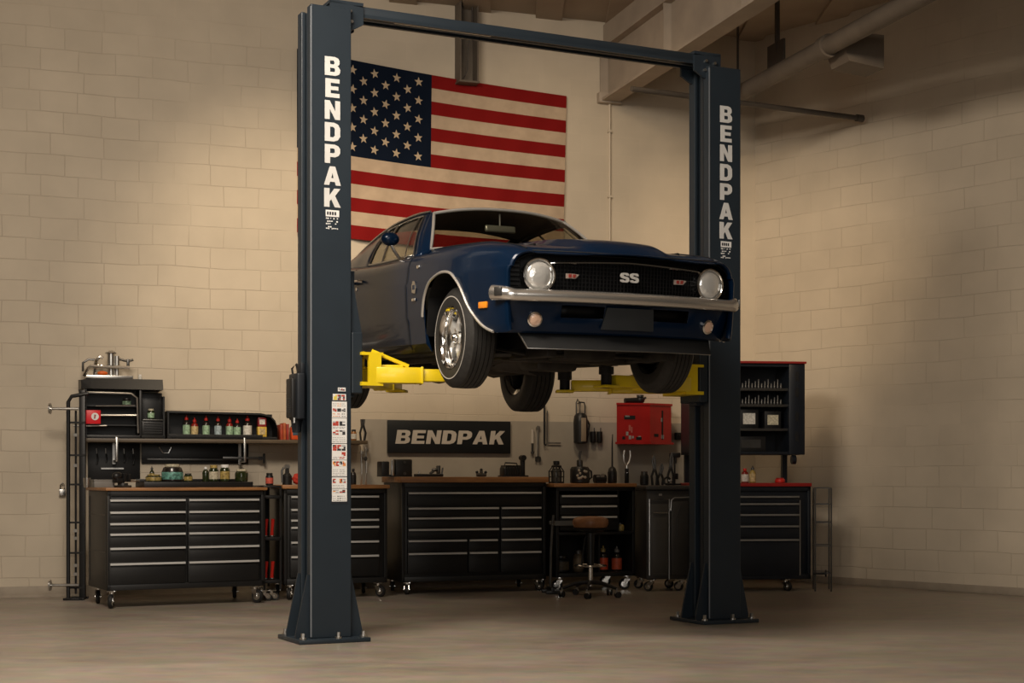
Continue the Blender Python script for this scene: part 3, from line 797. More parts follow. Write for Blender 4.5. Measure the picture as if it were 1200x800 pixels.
# A pillars and the shiny surround
b = B()
for sg in (1, -1):
    b.grid(lambda q, t: L3(ws_pt(.955 * sg, t), side_pt(0.0, t) * 1.0 if sg > 0 else Vector((-side_pt(0, t).x, side_pt(0, t).y, side_pt(0, t).z)), q), 3, 10)
b.grid(lambda a, q: L3(ws_pt(a * 2 - 1, .94), header(a * 2 - 1), q), 20, 2)
b.build('windshield_pillar', MBLUE, roof, smooth=50, solid=.01, weld=.001)
b = B(); ring_ = [ws_pt((a / 12 - 1) * .962, .945) for a in range(0, 25)]
loop = [ws_pt(-.962, .05 + .895 * k / 8) for k in range(8)] + ring_ + [ws_pt(.962, .945 - .895 * k / 8) for k in range(1, 9)] + [ws_pt((1 - a / 12) * .962, .05) for a in range(1, 24)]
b.tube(loop, .012, 6, closed=True); b.build('windshield_trim', MTRIM, wsg)
b = B(); b.tube([ws_pt(.30, .035) + Vector((0, .012, .012)), ws_pt(.0, .05) + Vector((0, .015, .015)), ws_pt(-.12, .055) + Vector((0, .014, .014))], .007, 6)
b.tube([ws_pt(.66, .035) + Vector((0, .012, .012)), ws_pt(.42, .055) + Vector((0, .015, .015)), ws_pt(.2, .06) + Vector((0, .014, .014))], .007, 6); b.build('wiper', MSTEEL, wsg)
# rear window
def bl_pt(u, t):
    top = backlite_top(u); y = -2.93; e = Vector(((railX(-2.9) - .07) * u, y + .03 * u * u, .955 - .01 * u * u))
    return L3(e, top, t) + Vector((0, -.03 * math.sin(PI * t) * .6, .035 * math.sin(PI * t)))
b = B(); b.grid(lambda a, t: bl_pt((a * 2 - 1) * .93, t), 14, 10); b.build('rear_window', MGLASS, car)
# side glass in two panes with the divider and bright frame
for sg in (1, -1):
    def sp(s, t, off=0.0): p = side_pt(s, t); return Vector((sg * (p.x + off), p.y, p.z))
    b = B(); b.grid(lambda a, t: sp(lerp(GS0, .40, a), lerp(GT0, GT1, t), -.006), 10, 8); dg = b.build('door_window', MGLASS, doors[sg])
    b = B(); b.grid(lambda a, t: sp(lerp(.405, GS1, a), lerp(GT0, GT1, t), -.006), 6, 8); b.build('quarter_window', MGLASS, car)
    b = B(); lp = [sp(lerp(GS0, GS1, k / 14), GT0, .003) for k in range(15)] + [sp(GS1, lerp(GT0, GT1, k / 6), .003) for k in range(1, 7)] + [sp(lerp(GS1, GS0, k / 14), GT1, .003) for k in range(1, 15)] + [sp(GS0, lerp(GT1, GT0, k / 6), .003) for k in range(1, 6)]
    b.tube(lp, .0065, 6, closed=True)
    b.tube([sp(.4025, lerp(GT0, GT1, k / 6), .002) for k in range(7)], .009, 6)
    b.tube([sp(.15 - .04 * k / 6, lerp(GT0, GT1, k / 6), .002) for k in range(7)], .004, 6)
    b.build('window_trim', MSTEEL, car)
    b = B(); b.tube([sp(s / 20, 1.0, .006) + Vector((0, 0, .004)) for s in range(0, 20)], .009, 6); b.build('drip_rail', MSTEEL, roof)
    # door mirror on a bright stem
    m0 = belt(.20); hd = Vector((sg * (m0.x + .10), m0.y + .06, m0.z + .145))
    b = B(); b.tube([Vector((sg * (m0.x + .02), m0.y + .10, m0.z - .02)), Vector((sg * (m0.x + .07), m0.y + .07, m0.z + .06)), hd + Vector((0, 0, -.02))], .013, 8)
    b.cyl(Vector((sg * (m0.x + .005), m0.y + .10, m0.z - .012)), Vector((sg * (m0.x + .03), m0.y + .10, m0.z - .02)), .03, n=12)
    mir = b.build('door_mirror', MCHROME, doors[sg])
    b = B(); b.sph(hd, (.070, .046, .050), 18); b.build('mirror_housing', MBLUE, doors[sg])
    # handle, lock
    yh = -1.80; zh = .785; xh = sidex(yh, zh)
    b = B(); b.tube([(sg * (xh + .004), yh + .10, zh), (sg * (xh + .03), yh + .075, zh + .004), (sg * (xh + .034), yh, zh + .006), (sg * (xh + .03), yh - .06, zh + .002), (sg * (xh + .004), yh - .075, zh - .004)], .011, 8)
    b.cyl((sg * (xh), yh - .03, zh - .05), (sg * (xh + .012), yh - .03, zh - .05), .014, n=12); b.build('door_handle', MCHROME, doors[sg])
    # wheel arch brightwork
    for pts in (ARCHF, ARCHR):
        b = B(); b.tube([(sg * (sidex(y, max(z, Zb(y))) + .004), y + vwarp(sidex(y, max(z, Zb(y))), y), z) for y, z in pts if z > .305], .0095, 6); b.build('arch_trim', MTRIM, body)
    # side marker, fender emblem and script
    b = B(); b.obox((sg * (sidex(.58, .47) + .002), .595, .475), (.016, .10, .042), Matrix.Rotation(R(9) * sg, 3, 'Z'), .006); b.build('side_marker', MAMBER, body)
    b = B(); xe = sidex(-.52, .66) + .004
    b.prism([(-.035, -.03), (.03, -.04), (.045, .0), (.02, .045), (-.02, .05), (-.04, .02)], .006, Matrix(((0, 0, sg, sg * xe - sg * .002), (1, 0, 0, -.53), (0, 1, 0, .655), (0, 0, 0, 1))))
    b.mi = 1; b.prism([(-.015, -.012), (.018, -.012), (.018, .02), (-.015, .02)], .003, Matrix(((0, 0, sg, sg * xe + sg * .004), (1, 0, 0, -.53), (0, 1, 0, .655), (0, 0, 0, 1))))
    b.mi = 0; b.box(sg * (xe - .004), -.565, .565, sg * (xe + .004), -.50, .585, .003)
    b.obox((sg * (sidex(-.45, .80) + .004), -.50, .80), (.008, .05, .022), None, .003)
    b.build('fender_emblem', [MCHROME, MBLUE], body)

# ---- nose
def yf(x): return .80 + .13 * (1 - (x / .865) ** 2)
GX = .795
def gtop(x): return .800 - .085 * max(0, (abs(x) - .66) / .135) ** 1.6
b = B(); b.grid(lambda a, t: Vector(((a * 2 - 1) * GX, yf((a * 2 - 1) * GX) - .085, .535 + t * (gtop((a * 2 - 1) * GX) - .535))), 28, 3)
b.grid(lambda a, t: Vector(((a * 2 - 1) * GX, yf((a * 2 - 1) * GX) - .085 + t * .09, gtop((a * 2 - 1) * GX) - .012 * t)), 28, 1)
b.grid(lambda a, t: Vector(((a * 2 - 1) * GX, yf((a * 2 - 1) * GX) - .085 + t * .11, .545)), 24, 1)
for sg in (1, -1): b.grid(lambda a, t: Vector((sg * GX, yf(GX) - .085 + a * .08, .545 + t * (gtop(GX) - .555))), 1, 1)
grille = b.build('grille_cavity', MTRIMB, car, smooth=0, solid=.004)
# slotted outer panels beside the lamps
b = B()
for sg in (1, -1):
    for k in range(6):
        z = .60 + k * .028
        b.obox((sg * .745, yf(.745) - .065, z), (.08, .02, .012), Matrix.Rotation(-.26 * sg, 3, 'Z'))
    b.tube([(sg * .70, yf(.70) - .06, .585), (sg * .785, yf(.785) - .06, .585), (sg * .788, yf(.788) - .06, .68), (sg * .77, yf(.77) - .06, .735), (sg * .70, yf(.70) - .06, .755)], .004, 5, closed=True)
b.build('lamp_side_panel', MTRIMB, grille)
# egg-crate mesh and bright frame
b = B()
for k in range(8):
    z = .575 + k * .0245
    b.tube([((a / 10 - 1) * .53, yf((a / 10 - 1) * .53) - .05, z) for a in range(21)], .003, 4)
for k in range(45):
    x = -.53 + 1.06 * k / 44; b.box(x - .0022, yf(x) - .056, .56, x + .0022, yf(x) - .046, .76)
b.build('grille_mesh', mat('grille_bar', (.010, .010, .011), .4, .2), grille, smooth=0)
b = B(); n = 12
top = [((a / n - 1) * .53, yf((a / n - 1) * .53) - .015, .755 - .022 * abs(a / n - 1) ** 1.3) for a in range(2 * n + 1)]
bot = [((1 - a / n) * .545, yf((1 - a / n) * .545) - .015, .556 + .006 * abs(1 - a / n)) for a in range(2 * n + 1)]
b.tube(top + bot, .0075, 6, closed=True); b.build('grille_frame', MCHROME, grille)
b = B(); M = T(0, 0, 0) @ Matrix(((-1, 0, 0, .005), (0, 0, 1, yf(0) - .022), (0, 1, 0, .635), (0, 0, 0, 1)))
word(b, 'SS', M @ Matrix.Diagonal((1.25, 1, 1, 1)), .06, .12, .012); b.build('grille_emblem', mat('emblem_silver', (.78, .77, .74), .35, .4), grille, smooth=0)
for sg in (1, -1):
    b = B(); x0 = .385 * sg; M = Matrix(((-1, 0, 0, x0), (0, 0, 1, yf(x0) - .035), (0, 1, 0, .640), (0, 0, 0, 1)))
    b.prism([(-.045, .004), (.02, .004), (.045, .03), (.01, .034), (-.045, .034)], .008, M)
    b.mi = 1; b.prism([(-.03, .01), (-.01, .01), (-.01, .03), (-.03, .03)], .004, M @ T(0, 0, .008)); b.prism([(.0, .01), (.016, .01), (.022, .03), (.0, .03)], .004, M @ T(0, 0, .008))
    b.build('grille_badge', [mat('badge_silver', (.62, .52, .46), .35, .5), mat('badge_red', (.30, .04, .03), .4)], grille, smooth=0)
    # headlight
    hx = .61 * sg; hy = yf(.61) - .005; M = T(hx, hy, .655) @ Matrix.Rotation(-.10 * sg, 4, 'Z') @ rot('X', -90)
    b = B(); b.lathe([(.092, -.06), (.102, -.06), (.108, .0), (.105, .012), (.096, .016), (.090, .008), (.088, -.01)], 40, M, True); hl = b.build('headlight', MCHROME, car, smooth=40)
    b = B(); b.lathe([(.003, .022), (.03, .021), (.055, .017), (.078, .009), (.090, -.004), (.090, -.02)], 40, M)
    b.build('headlight_lens', mat('headlight_glass', (.90, .90, .88), .16, .6, bump=.9, bscale=11, coat=.8), hl, smooth=60)
    # round parking lamp in the valance
    M = T(.62 * sg, yf(.62) - .034, .385) @ Matrix.Rotation(-.22 * sg, 4, 'Z') @ rot('X', -90 - 12)
    b = B(); b.lathe([(.040, -.03), (.047, -.03), (.047, .012), (.038, .018), (.034, .010)], 28, M, True); pl_ = b.build('parking_lamp', MCHROME, car, smooth=40)
    b = B(); b.lathe([(.002, .017), (.02, .016), (.034, .010), (.034, -.01)], 24, M); b.build('lamp_lens', MPEACH, pl_, smooth=60)

# valance with two air slots
def val(x, z):
    t = (.545 - z) / .245
    return Vector((x, yf(x) - .005 - .03 * t - .04 * t * t - .06 * max(0, abs(x) - .74) / .075 * t, z))
xs = [-.815, -.785, -.72, -.62, -.52, -.455, -.44, -.30, -.17, -.10, 0, .10, .17, .30, .44, .455, .52, .62, .72, .785, .815]
zs = [.545, .50, .475, .40, .36, .32, .30]
b = B(); vs = [[b.bm.verts.new(val(x, z)) for z in zs] for x in xs]
for i in range(len(xs) - 1):
    for j in range(len(zs) - 1):
        mx = abs((xs[i] + xs[i + 1]) / 2)
        if j == 2 and .15 < mx < .455: continue
        b.bm.faces.new((vs[i][j], vs[i][j + 1], vs[i + 1][j + 1], vs[i + 1][j]))
vz = b.build('front_valance', MBLUE, car, smooth=50, solid=.006)
for sg in (1, -1):
    b = B(); b.grid(lambda a, t: val(sg * lerp(.14, .47, a), lerp(.49, .385, t)) + Vector((0, -.06, 0)), 4, 1); b.build('air_slot', MTRIMB, vz, solid=.003)
b = B()
pl = [val(-.165, .47) + Vector((0, .022, .0)), val(0, .47) + Vector((0, .035, 0)), val(.165, .47) + Vector((0, .022, 0))]
pb = [val(-.185, .335) + Vector((0, .03, 0)), val(0, .335) + Vector((0, .045, 0)), val(.185, .335) + Vector((0, .03, 0))]
rings_p = []
for top_, bot_ in zip(pl, pb):
    rings_p.append([top_, top_ - Vector((0, .015, 0)), bot_ - Vector((0, .015, 0)), bot_])
b.ring_loft(rings_p, True, True); b.build('plate_panel', mat('plate_grey', (.022, .026, .030), .5, var=.1), car, smooth=20)
# chrome blade bumper
def bump_path(k):
    x = math.copysign(.87 * min(1, abs(2 * k - 1)) , 2 * k - 1)
    ax = abs(x)
    y = yf(min(ax, .775)) + .035 - .012 * (1 - min(1, ax / .25)) * 0
    if ax > .775: y = yf(.775) + .035 - ((ax - .775) / .095) ** 2.2 * .12
    return Vector((x, y, 0))
b = B(); rr = []
prof = [(-.020, -.036), (.004, -.038), (.018, -.026), (.025, -.006), (.022, .014), (.010, .032), (-.006, .037), (-.022, .034)]
NB = 72
for k in range(NB + 1):
    p = bump_path(k / NB); q = bump_path(min(1, k / NB + .002)) - bump_path(max(0, k / NB - .002)); q.normalize(); nrm = Vector((-q.y, q.x, 0))
    e = max(0, (abs(p.x) - .77) / .10); sc = 1 + .30 * e
    rr.append([p + nrm * a * sc + Vector((0, 0, .528 + c * sc + .016 * e)) for a, c in prof])
b.ring_loft(rr, True, True); bump = b.build('front_bumper', mat('bumper_chrome', (.80, .78, .75), .24, .92), car, smooth=50)
for sg in (1, -1):
    b = B(); b.obox((sg * .866, .820, .546), (.012, .055, .056), Matrix.Rotation(R(30 * sg), 3, 'Z'), .004); b.build('bumper_end_insert', MDSTEEL, bump)
# chin spoiler
b = B(); rr = []
for k in range(25):
    x = -.69 + 1.38 * k / 24; y = yf(x) - .085; bx_ = x * .955
    rr.append([Vector((x, y - .03, .315)), Vector((bx_, y + .055, .205)), Vector((bx_, y + .043, .203)), Vector((x, y - .045, .312))])
b.ring_loft(rr, True, True); sp_ = b.build('chin_spoiler', mat('spoiler_black', (.016, .017, .018), .45, var=.1), car, smooth=30)
b = B(); b.tube([(.69 * .955 - .0, yf(.69) - .03, .204), (.69, yf(.69) - .115, .314)], .005, 5); b.tube([(x * .955, yf(x) - .029, .2045) for x in [-.69 + 1.38 * k / 24 for k in range(25)]], .003, 5); b.build('spoiler_edge', MSTEEL, sp_)
# louvres let into the hood
for sg in (1, -1):
    b = B()
    for k in range(4):
        y = .02 + .11 * k; b.box(sg * .40 - .055, y, Ht(y + .04) - .006, sg * .40 + .055, y + .055, Ht(y + .04) + .006, .003)
    b.build('hood_louvre', MSTEEL, hood)
b = B(); b.tube([(x, yf(x) + .012, .806 - .001) for x in [-.66 + 1.32 * k / 24 for k in range(25)]], .004, 6); b.build('hood_lip_trim', MDSTEEL, hood)

# ---- tail (seen only from other positions)
b = B()
for sg in (1, -1): b.box(sg * .30, -3.575, .62, sg * .68, -3.55, .74, .01)
b.build('tail_light', mat('tail_lens', (.35, .01, .008), .2, coat=.5), car)
b = B(); b.tube([(.88, -3.30, .50), (.86, -3.5, .50), (.74, -3.60, .50), (0, -3.63, .50), (-.74, -3.60, .50), (-.86, -3.5, .50), (-.88, -3.30, .50)], .045, 10, flat=.5); b.build('rear_bumper', MCHROME, car)

# ---- underside
b = B()
def zf(y): return .225
b.box(-.80, ARR + .43, .20, .80, -.42, .235); b.box(-.50, -.45, .24, .50, .72, .27); b.box(-.50, -3.15, .26, .50, -2.2, .30); b.box(-.78, -3.52, .36, .78, -3.10, .40)
for k in range(7): b.box(-.45, -1.95 + k * .22, .185, .45, -1.90 + k * .22, .205)
floor_pan = b.build('floor_pan', MUNDER, car, smooth=0)
for sg in (1, -1):
    # inner fenders and wheel wells
    for yc, a0 in ((0, ARCHF), (ARR, ARCHR)):
        b = B()
        y0, y1 = a0[0][0], (.60 if yc == 0 else a0[-1][0])
        b.box(sg * .515, y0, .22, sg * .53, y1, .88 if yc == 0 else .80)
        b.grid(lambda a, t: Vector((sg * lerp(.52, (min(.88, Wt(lerp(y0, y1, a)) - .03) if yc == 0 else .90), t), lerp(y0, y1, a), (max(af(lerp(y0, y1, a)), .3) if yc == 0 else max(ar_(lerp(y0, y1, a)), .3)) + .018)), 24, 1)
        b.build('wheel_well', MBLACK2, floor_pan, smooth=0)
b = B(); b.box(-.72, .62, .31, .72, .64, .55); b.box(-.80, -.44, .22, .80, -.42, .80); b.box(-.80, ARR + .41, .22, .80, ARR + .425, .8); b.box(-.3, -.42, .22, .3, .62, .30); b.box(-.3, ARR + .42, .22, .3, -.42, .30)
b.build('bulkhead', MBLACK2, floor_pan, smooth=0)
b = B()
for sg in (1, -1):
    b.box(sg * .56, -1.93, .16, sg * .64, -.43, .215, .008); b.box(sg * .40, -.45, .16, sg * .47, .70, .25, .01)
b.box(-.47, -.05, .15, .47, .12, .24, .02); b.box(-.55, -1.15, .15, .55, -1.03, .20, .01)
b.build('subframe', MUNDER2, floor_pan)
b = B(); b.box(-.16, -.42, .10, .16, -.12, .24, .03); b.box(-.20, -.12, .16, .20, .38, .3, .03); b.tube([(0, -.42, .22), (0, -1.2, .21)], [.15, .09], 14); b.tube([(0, -1.2, .21), (0, -2.62, .20)], .035, 10)
b.build('drivetrain', MUNDER2, floor_pan)
b = B()
for sg in (1, -1):
    b.tube([(sg * .26, .1, .28), (sg * .28, -.3, .20), (sg * .24, -.9, .155), (sg * .25, -2.0, .155), (sg * .35, -2.4, .2)], .028, 10)
    b.tube([(sg * .35, -2.35, .24), (sg * .45, -2.9, .34), (sg * .52, -3.3, .30), (sg * .55, -3.6, .27)], .026, 10)
    b.obox((sg * .27, -1.75, .155), (.20, .55, .10), None, .03)
b.build('exhaust', MUNDER2, floor_pan)
b = B(); b.tube([(-.70, ARR, .187), (.70, ARR, .187)], .042, 12); b.sph((0, ARR, .185), (.15, .15, .145), 16); b.cyl((0, ARR + .10, .19), (0, ARR + .24, .20), .075, .05, n=14)
for sg in (1, -1): b.tube([(sg * .50, ARR + .70, .22), (sg * .50, ARR + .2, .13), (sg * .50, ARR, .12), (sg * .50, ARR - .3, .16), (sg * .50, ARR - .7, .30)], .022, 6); b.tube([(sg * .40, ARR - .05, .15), (sg * .34, ARR + .1, .5)], .03, 10)
b.build('rear_axle', MUNDER2, floor_pan)
b = B()
for sg in (1, -1):
    b.tube([(sg * .40, .16, .20), (sg * .66, .02, .195)], .024, 8); b.tube([(sg * .40, -.16, .20), (sg * .66, .0, .195)], .024, 8)
    b.tube([(sg * .45, .10, .45), (sg * .64, .0, .40)], .018, 8); b.tube([(sg * .50, 0, .22), (sg * .50, 0, .50)], .055, 12)
    b.tube([(sg * .1, -.16, .22), (sg * .62, -.12, .24)], .013, 8); b.cyl((sg * .60, 0, .295), (sg * .68, 0, .295), .13, n=20)
b.tube([(-.62, .1, .24), (-.5, .36, .19), (.5, .36, .19), (.62, .1, .24)], .012, 8)
b.build('front_suspension', MUNDER2, floor_pan)

# ---- cabin
b = B(); b.box(-.74, ARR + .43, .235, .74, -.70, .30); b.box(-.5, -2.86, .235, .5, ARR + .43, .30); b.box(-.74, -2.86, .86, .74, -2.55, .92, .03); b.box(-.72, -2.56, .3, .72, -2.48, .9)
inr = b.build('cabin_floor', MINT, car, smooth=0)
b = B(); b.box(-.72, -.98, .70, .72, -.76, .935, .05); b.box(-.12, -1.6, .3, .12, -.9, .5, .03); b.build('dashboard', MINT, inr)
for sg in (1, -1):
    b = B(); b.obox((sg * .36, -1.52, .48), (.50, .52, .18), None, .06, 3); b.obox((sg * .36, -1.86, .72), (.50, .16, .50), Matrix.Rotation(R(12), 3, 'X'), .06, 3); b.build('front_seat', MINT, inr)
    b = B(); b.obox((sg * .745, -1.37, .60), (.02, 1.2, .55), None, .008); b.build('door_card', MINT, inr)
b = B(); b.obox((0, -2.25, .50), (1.15, .45, .16), None, .05, 3); b.obox((0, -2.48, .72), (1.15, .14, .38), Matrix.Rotation(R(18), 3, 'X'), .05, 3); b.build('rear_seat', MINT, inr)
b = B(); M = T(.36, -1.14, .86) @ rot('X', -65)
b.tube([M @ Vector((.185 * math.cos(2 * PI * k / 28), .185 * math.sin(2 * PI * k / 28), 0)) for k in range(28)], .012, 8, closed=True)
for k in range(3): b.tube([M @ Vector((0, 0, -.02)), M @ Vector((.185 * math.cos(2 * PI * k / 3 + .5), .185 * math.sin(2 * PI * k / 3 + .5), 0))], .012, 6)
b.tube([M @ Vector((0, 0, 0)), M @ Vector((0, 0, -.3))], .03, 10); b.build('steering_wheel', MBLACK2, inr)
b = B(); b.obox((0, -1.17, 1.185), (.25, .03, .055), Matrix.Rotation(R(8), 3, 'X'), .02, 3); b.mi = 1; b.tube([(0, -1.18, 1.20), (0, -1.19, 1.30)], .008, 6)
b.build('rear_view_mirror', [mat('mirror_back', (.34, .36, .33), .3, .6), MSTEEL], inr)

# ---- wheels
def wheel(sg, y, z, w=.215, xc=.745, r=.335):
    M = T(sg * xc, y, z) @ Matrix.Rotation(R(90 * sg), 4, 'Y')     # local +z points outboard
    h = w / 2
    prof = [(.195, h - .02), (.205, h - .006), (.235, h + .002), (.275, h + .002), (.305, h - .012), (.322, h - .026)]
    prof = [(q * r / .335, zz) for q, zz in prof]
    # tread with four grooves
    n = 5; t0, t1 = h - .032, -h + .032
    for k in range(n):
        a = lerp(t0, t1, k / n + .02); c = lerp(t0, t1, (k + 1) / n - .02)
        dr = lambda q: r - .006 * (abs(q) / h) ** 2
        if k: prof += [(r - .014, a + .0025), (dr(a), a)]
        else: prof += [(dr(a), a)]
        prof += [(dr(c), c)]
        if k < n - 1: prof += [(r - .014, c - .0025)]
    prof += [(q * r / .335, zz) for q, zz in ((.322, -h + .026), (.305, -h + .012), (.275, -h - .002), (.235, -h - .002), (.205, -h + .006), (.195, -h + .02))]
    b = B()
    b.lathe(prof, 72, M, True)
    e = car
    wh = b.build('wheel', MTREAD, e, smooth=25)
    b = B(); b.lathe([(.2685, h + .001), (.2685, h + .0038), (.275, h + .0038), (.275, h + .001)], 64, M, True); b.build('white_stripe', mat('stripe_white', (.48, .46, .43), .6), wh, smooth=40)
    # deep bright rim
    b = B(); b.lathe([(.20, h - .012), (.208, h - .002), (.202, h + .004), (.188, h - .006), (.182, h - .022), (.178, h - .05), (.166, h - .062), (.160, h - .10), (.158, -h + .03), (.20, -h + .012), (.195, -h + .02), (.15, -h + .05), (.15, h - .12)], 56, M, True); rim = b.build('rim', MCHROME, wh, smooth=35)
    b = B(); b.lathe([(.004, h - .100), (.155, h - .105), (.155, h - .115), (.004, h - .12)], 40, M); b.build('brake_backing', MBLACK2, rim)
    b = B()
    for k in range(5):
        A_ = M @ Matrix.Rotation(2 * PI * k / 5 + .3, 4, 'Z')
        b.ring_loft([[A_ @ Vector(q) for q in rg] for rg in (
            [(.03, -.036, h - .05), (.03, .036, h - .05), (.03, .03, h - .085), (.03, -.03, h - .085)],
            [(.10, -.024, h - .042), (.10, .024, h - .042), (.10, .02, h - .085), (.10, -.02, h - .085)],
            [(.165, -.036, h - .058), (.165, .036, h - .058), (.165, .03, h - .095), (.165, -.03, h - .095)])], True, True)
    b.build('spoke', MALU, rim, smooth=20)
    b = B(); b.lathe([(.004, h - .012), (.022, h - .014), (.034, h - .03), (.036, h - .05), (.05, h - .06)], 24, M); 
    for k in range(5): q = 2 * PI * k / 5 + .3 + PI / 5; b.cyl(M @ Vector((.055 * math.cos(q), .055 * math.sin(q), h - .085)), M @ Vector((.055 * math.cos(q), .055 * math.sin(q), h - .04)), .011, n=6)
    b.build('hub_cap', MCHROME, rim, smooth=40)
    return wh
for sg in (1, -1):
    wheel(sg, 0, .295)
    wheel(sg, ARR, .165, w=.255, xc=.80, r=.345)
# ------------------------------------------------------------------ the benches along the back
def caster(parent, x, y, h=.135, ang=0.0, mfork=MCHROME):
    r = h * .40
    M = T(x, y, 0) @ Matrix.Rotation(R(ang), 4, 'Z')
    b = B()
    b.lathe([(.004, -.0195), (r * .58, -.0185), (r * .64, -.014), (r * .64, .014), (r * .58, .0185), (.004, .0195)], 20, M @ T(.03, 0, r) @ rot('X', 90))
    b.obox(M @ Vector((0, 0, h - .006)), (.075, .075, .012), M.to_3x3(), .002)
    b.cyl(M @ Vector((0, 0, h - .03)), M @ Vector((0, 0, h - .01)), .022, n=12)
    for s in (-1, 1):
        b.ring_loft([[M @ Vector((q[0], s * .022 + o, q[1])) for q in ((-.03, h - .03), (.03, h - .03), (.045, r * 1.1), (.035, r * .8), (.015, r * .8))] for o in (-.002, .002)], True, True)
    b.cyl(M @ Vector((.03, -.028, r)), M @ Vector((.03, .028, r)), .011, n=10)
    c = b.build('caster', mfork, parent, smooth=40)
    b = B(); b.lathe([(.004, -.017), (r * .55, -.017), (r * .62, -.013), (r * .9, -.017), (r, -.008), (r, .008), (r * .9, .017), (r * .62, .013), (r * .55, .017), (.004, .017)], 24, M @ T(.03, 0, r) @ rot('X', 90))
    w = b.build('caster_wheel', MRUBBER, c, smooth=40)
    b = B(); b.lathe([(.004, -.0195), (r * .60, -.0185), (r * .64, -.014), (r * .64, .014), (r * .60, .0185), (.004, .0195)], 20, M @ T(.03, 0, r) @ rot('X', 90)); b.build('wheel_hub', mfork, w, smooth=40) if False else b.bm.free()
    return c
def front_s(loc, ang, px):
    k = (px - CX) / F; return (k * loc[1] - loc[0]) / (math.cos(ang) - k * math.sin(ang))
def tool_chest(name, label, loc, ang, W, D, z0, z1, drawers, topmat=None, topt=.045, mbody=None, mdraw=None, casters=True, group=None, side_lines=(), cast_h=.14, hmat=None, overh=.02, cat='tool chest', cast_x=(.07, .07)):
    mbody = mbody or MBLACK; mdraw = mdraw or MBLACK2; hmat = hmat or MALU
    th = thing(name, label, cat, (loc[0], loc[1], 0), ang, group)
    b = B(); t = .022
    b.box(0, .02, z0, W, D, z1, .004)
    # front frame around the drawers
    b.box(0, -.004, z0, .03, .03, z1, .003); b.box(W - .03, -.004, z0, W, .03, z1, .003); b.box(0, -.004, z0, W, .03, z0 + .05, .003); b.box(0, -.004, z1 - .045, W, .03, z1, .003)
    for zz in side_lines:
        b.box(-.004, .05, zz - .006, .002, D - .05, zz + .006); b.box(W - .002, .05, zz - .006, W + .004, D - .05, zz + .006)
    if side_lines:
        for yy in (.05, D - .06): b.box(-.004, yy, z0 + .05, .002, yy + .012, z1 - .05)
    car_ = b.build('carcass', mbody, th)
    if topmat:
        b = B(); b.box(-overh, -.025, z1, W + overh, D + .005, z1 + topt, .005); b.build('worktop', topmat, th)
    for (x0, x1, zt, zb) in drawers:
        b = B(); b.box(x0, -.012, zb, x1, .03, zt, .004); b.box(x0 + .012, -.0135, zb + .012, x1 - .012, -.01, zt - .03, .001)
        d = b.build('drawer', mdraw, th)
        b = B(); hz = zt - .012
        b.ring_loft([[Vector((x, -.012, hz + .009)), Vector((x, -.034, hz + .009)), Vector((x, -.036, hz - .008)), Vector((x, -.030, hz - .010)), Vector((x, -.027, hz + .003)), Vector((x, -.012, hz + .003))] for x in (x0 + .004, x1 - .004)], True, True)
        b.build('handle', hmat, d, smooth=0)
    if casters:
        for cx, cy, a in ((cast_x[0], .06, 245), (W - cast_x[1], .06, 300), (.07, D - .07, 255), (W - .07, D - .07, 70)):
            caster(th, cx, cy, z0 - .001, a)
    return th
def rows(zts, zbot, x0, x1, gap=.012):
    out = []
    for i, z in enumerate(zts):
        zb = zts[i + 1] + gap if i + 1 < len(zts) else zbot
        out.append((x0, x1, z + .012, zb))
    return out

# left chest
L1 = P(126, 560, 13.2); A1 = R(28); W1 = 1.40; D1 = .72
zts = [.926, .822, .724, .634, .513, .380]
xa, xb, xc, xd = [front_s(L1, A1, q) for q in (127.8, 216.8, 220.2, 303)]
tool_chest('tool_chest', 'wide black twelve-drawer rolling chest with wooden top left of the near lift post', L1, A1, W1, D1, .155, 1.009, rows(zts, .205, xa, xb) + rows(zts, .205, xc, xd), MWOOD, .026, side_lines=(.80, .48), group='rolling tool chests', cast_x=(.05, .07))
S1 = 1.035
# cabinet behind the near post
L2 = P(333, 560, 14.15); A2 = R(22); W2 = .985; D2 = .62
zts = [.945, .826, .728, .662, .526, .393]
x0, x1 = [front_s(L2, A2, q) for q in (340, 443.5)]
tool_chest('tool_chest', 'black six-drawer rolling chest standing behind the near lift post', L2, A2, W2, D2, .14, 1.02, rows(zts, .205, x0, x1), MWOOD, .035, group='rolling tool chests')
S2 = 1.055
# middle chest
L3_ = P(471, 560, 14.8); A3 = R(20); W3 = 1.48; D3 = .66
q = lambda p: front_s(L3_, A3, p)
zz = [.973, .825, .730, .620, .513, .390]
dr = [(q(477.5), q(633.5), zz[0] + .012, zz[1] + .024)]
dr += rows(zz[1:4], zz[4] + .024, q(477.5), q(584)) + rows(zz[4:], .20, q(477.5), q(546.5)) + rows(zz[4:], .20, q(549), q(582.5)) + rows(zz[1:], .20, q(586.5), q(633.5))
tool_chest('tool_chest', 'wide black rolling chest with thick wooden top under the wall sign', L3_, A3, W3, D3, .12, 1.075, dr, MWOOD, .055, group='rolling tool chests', cast_h=.12)
S3 = 1.13

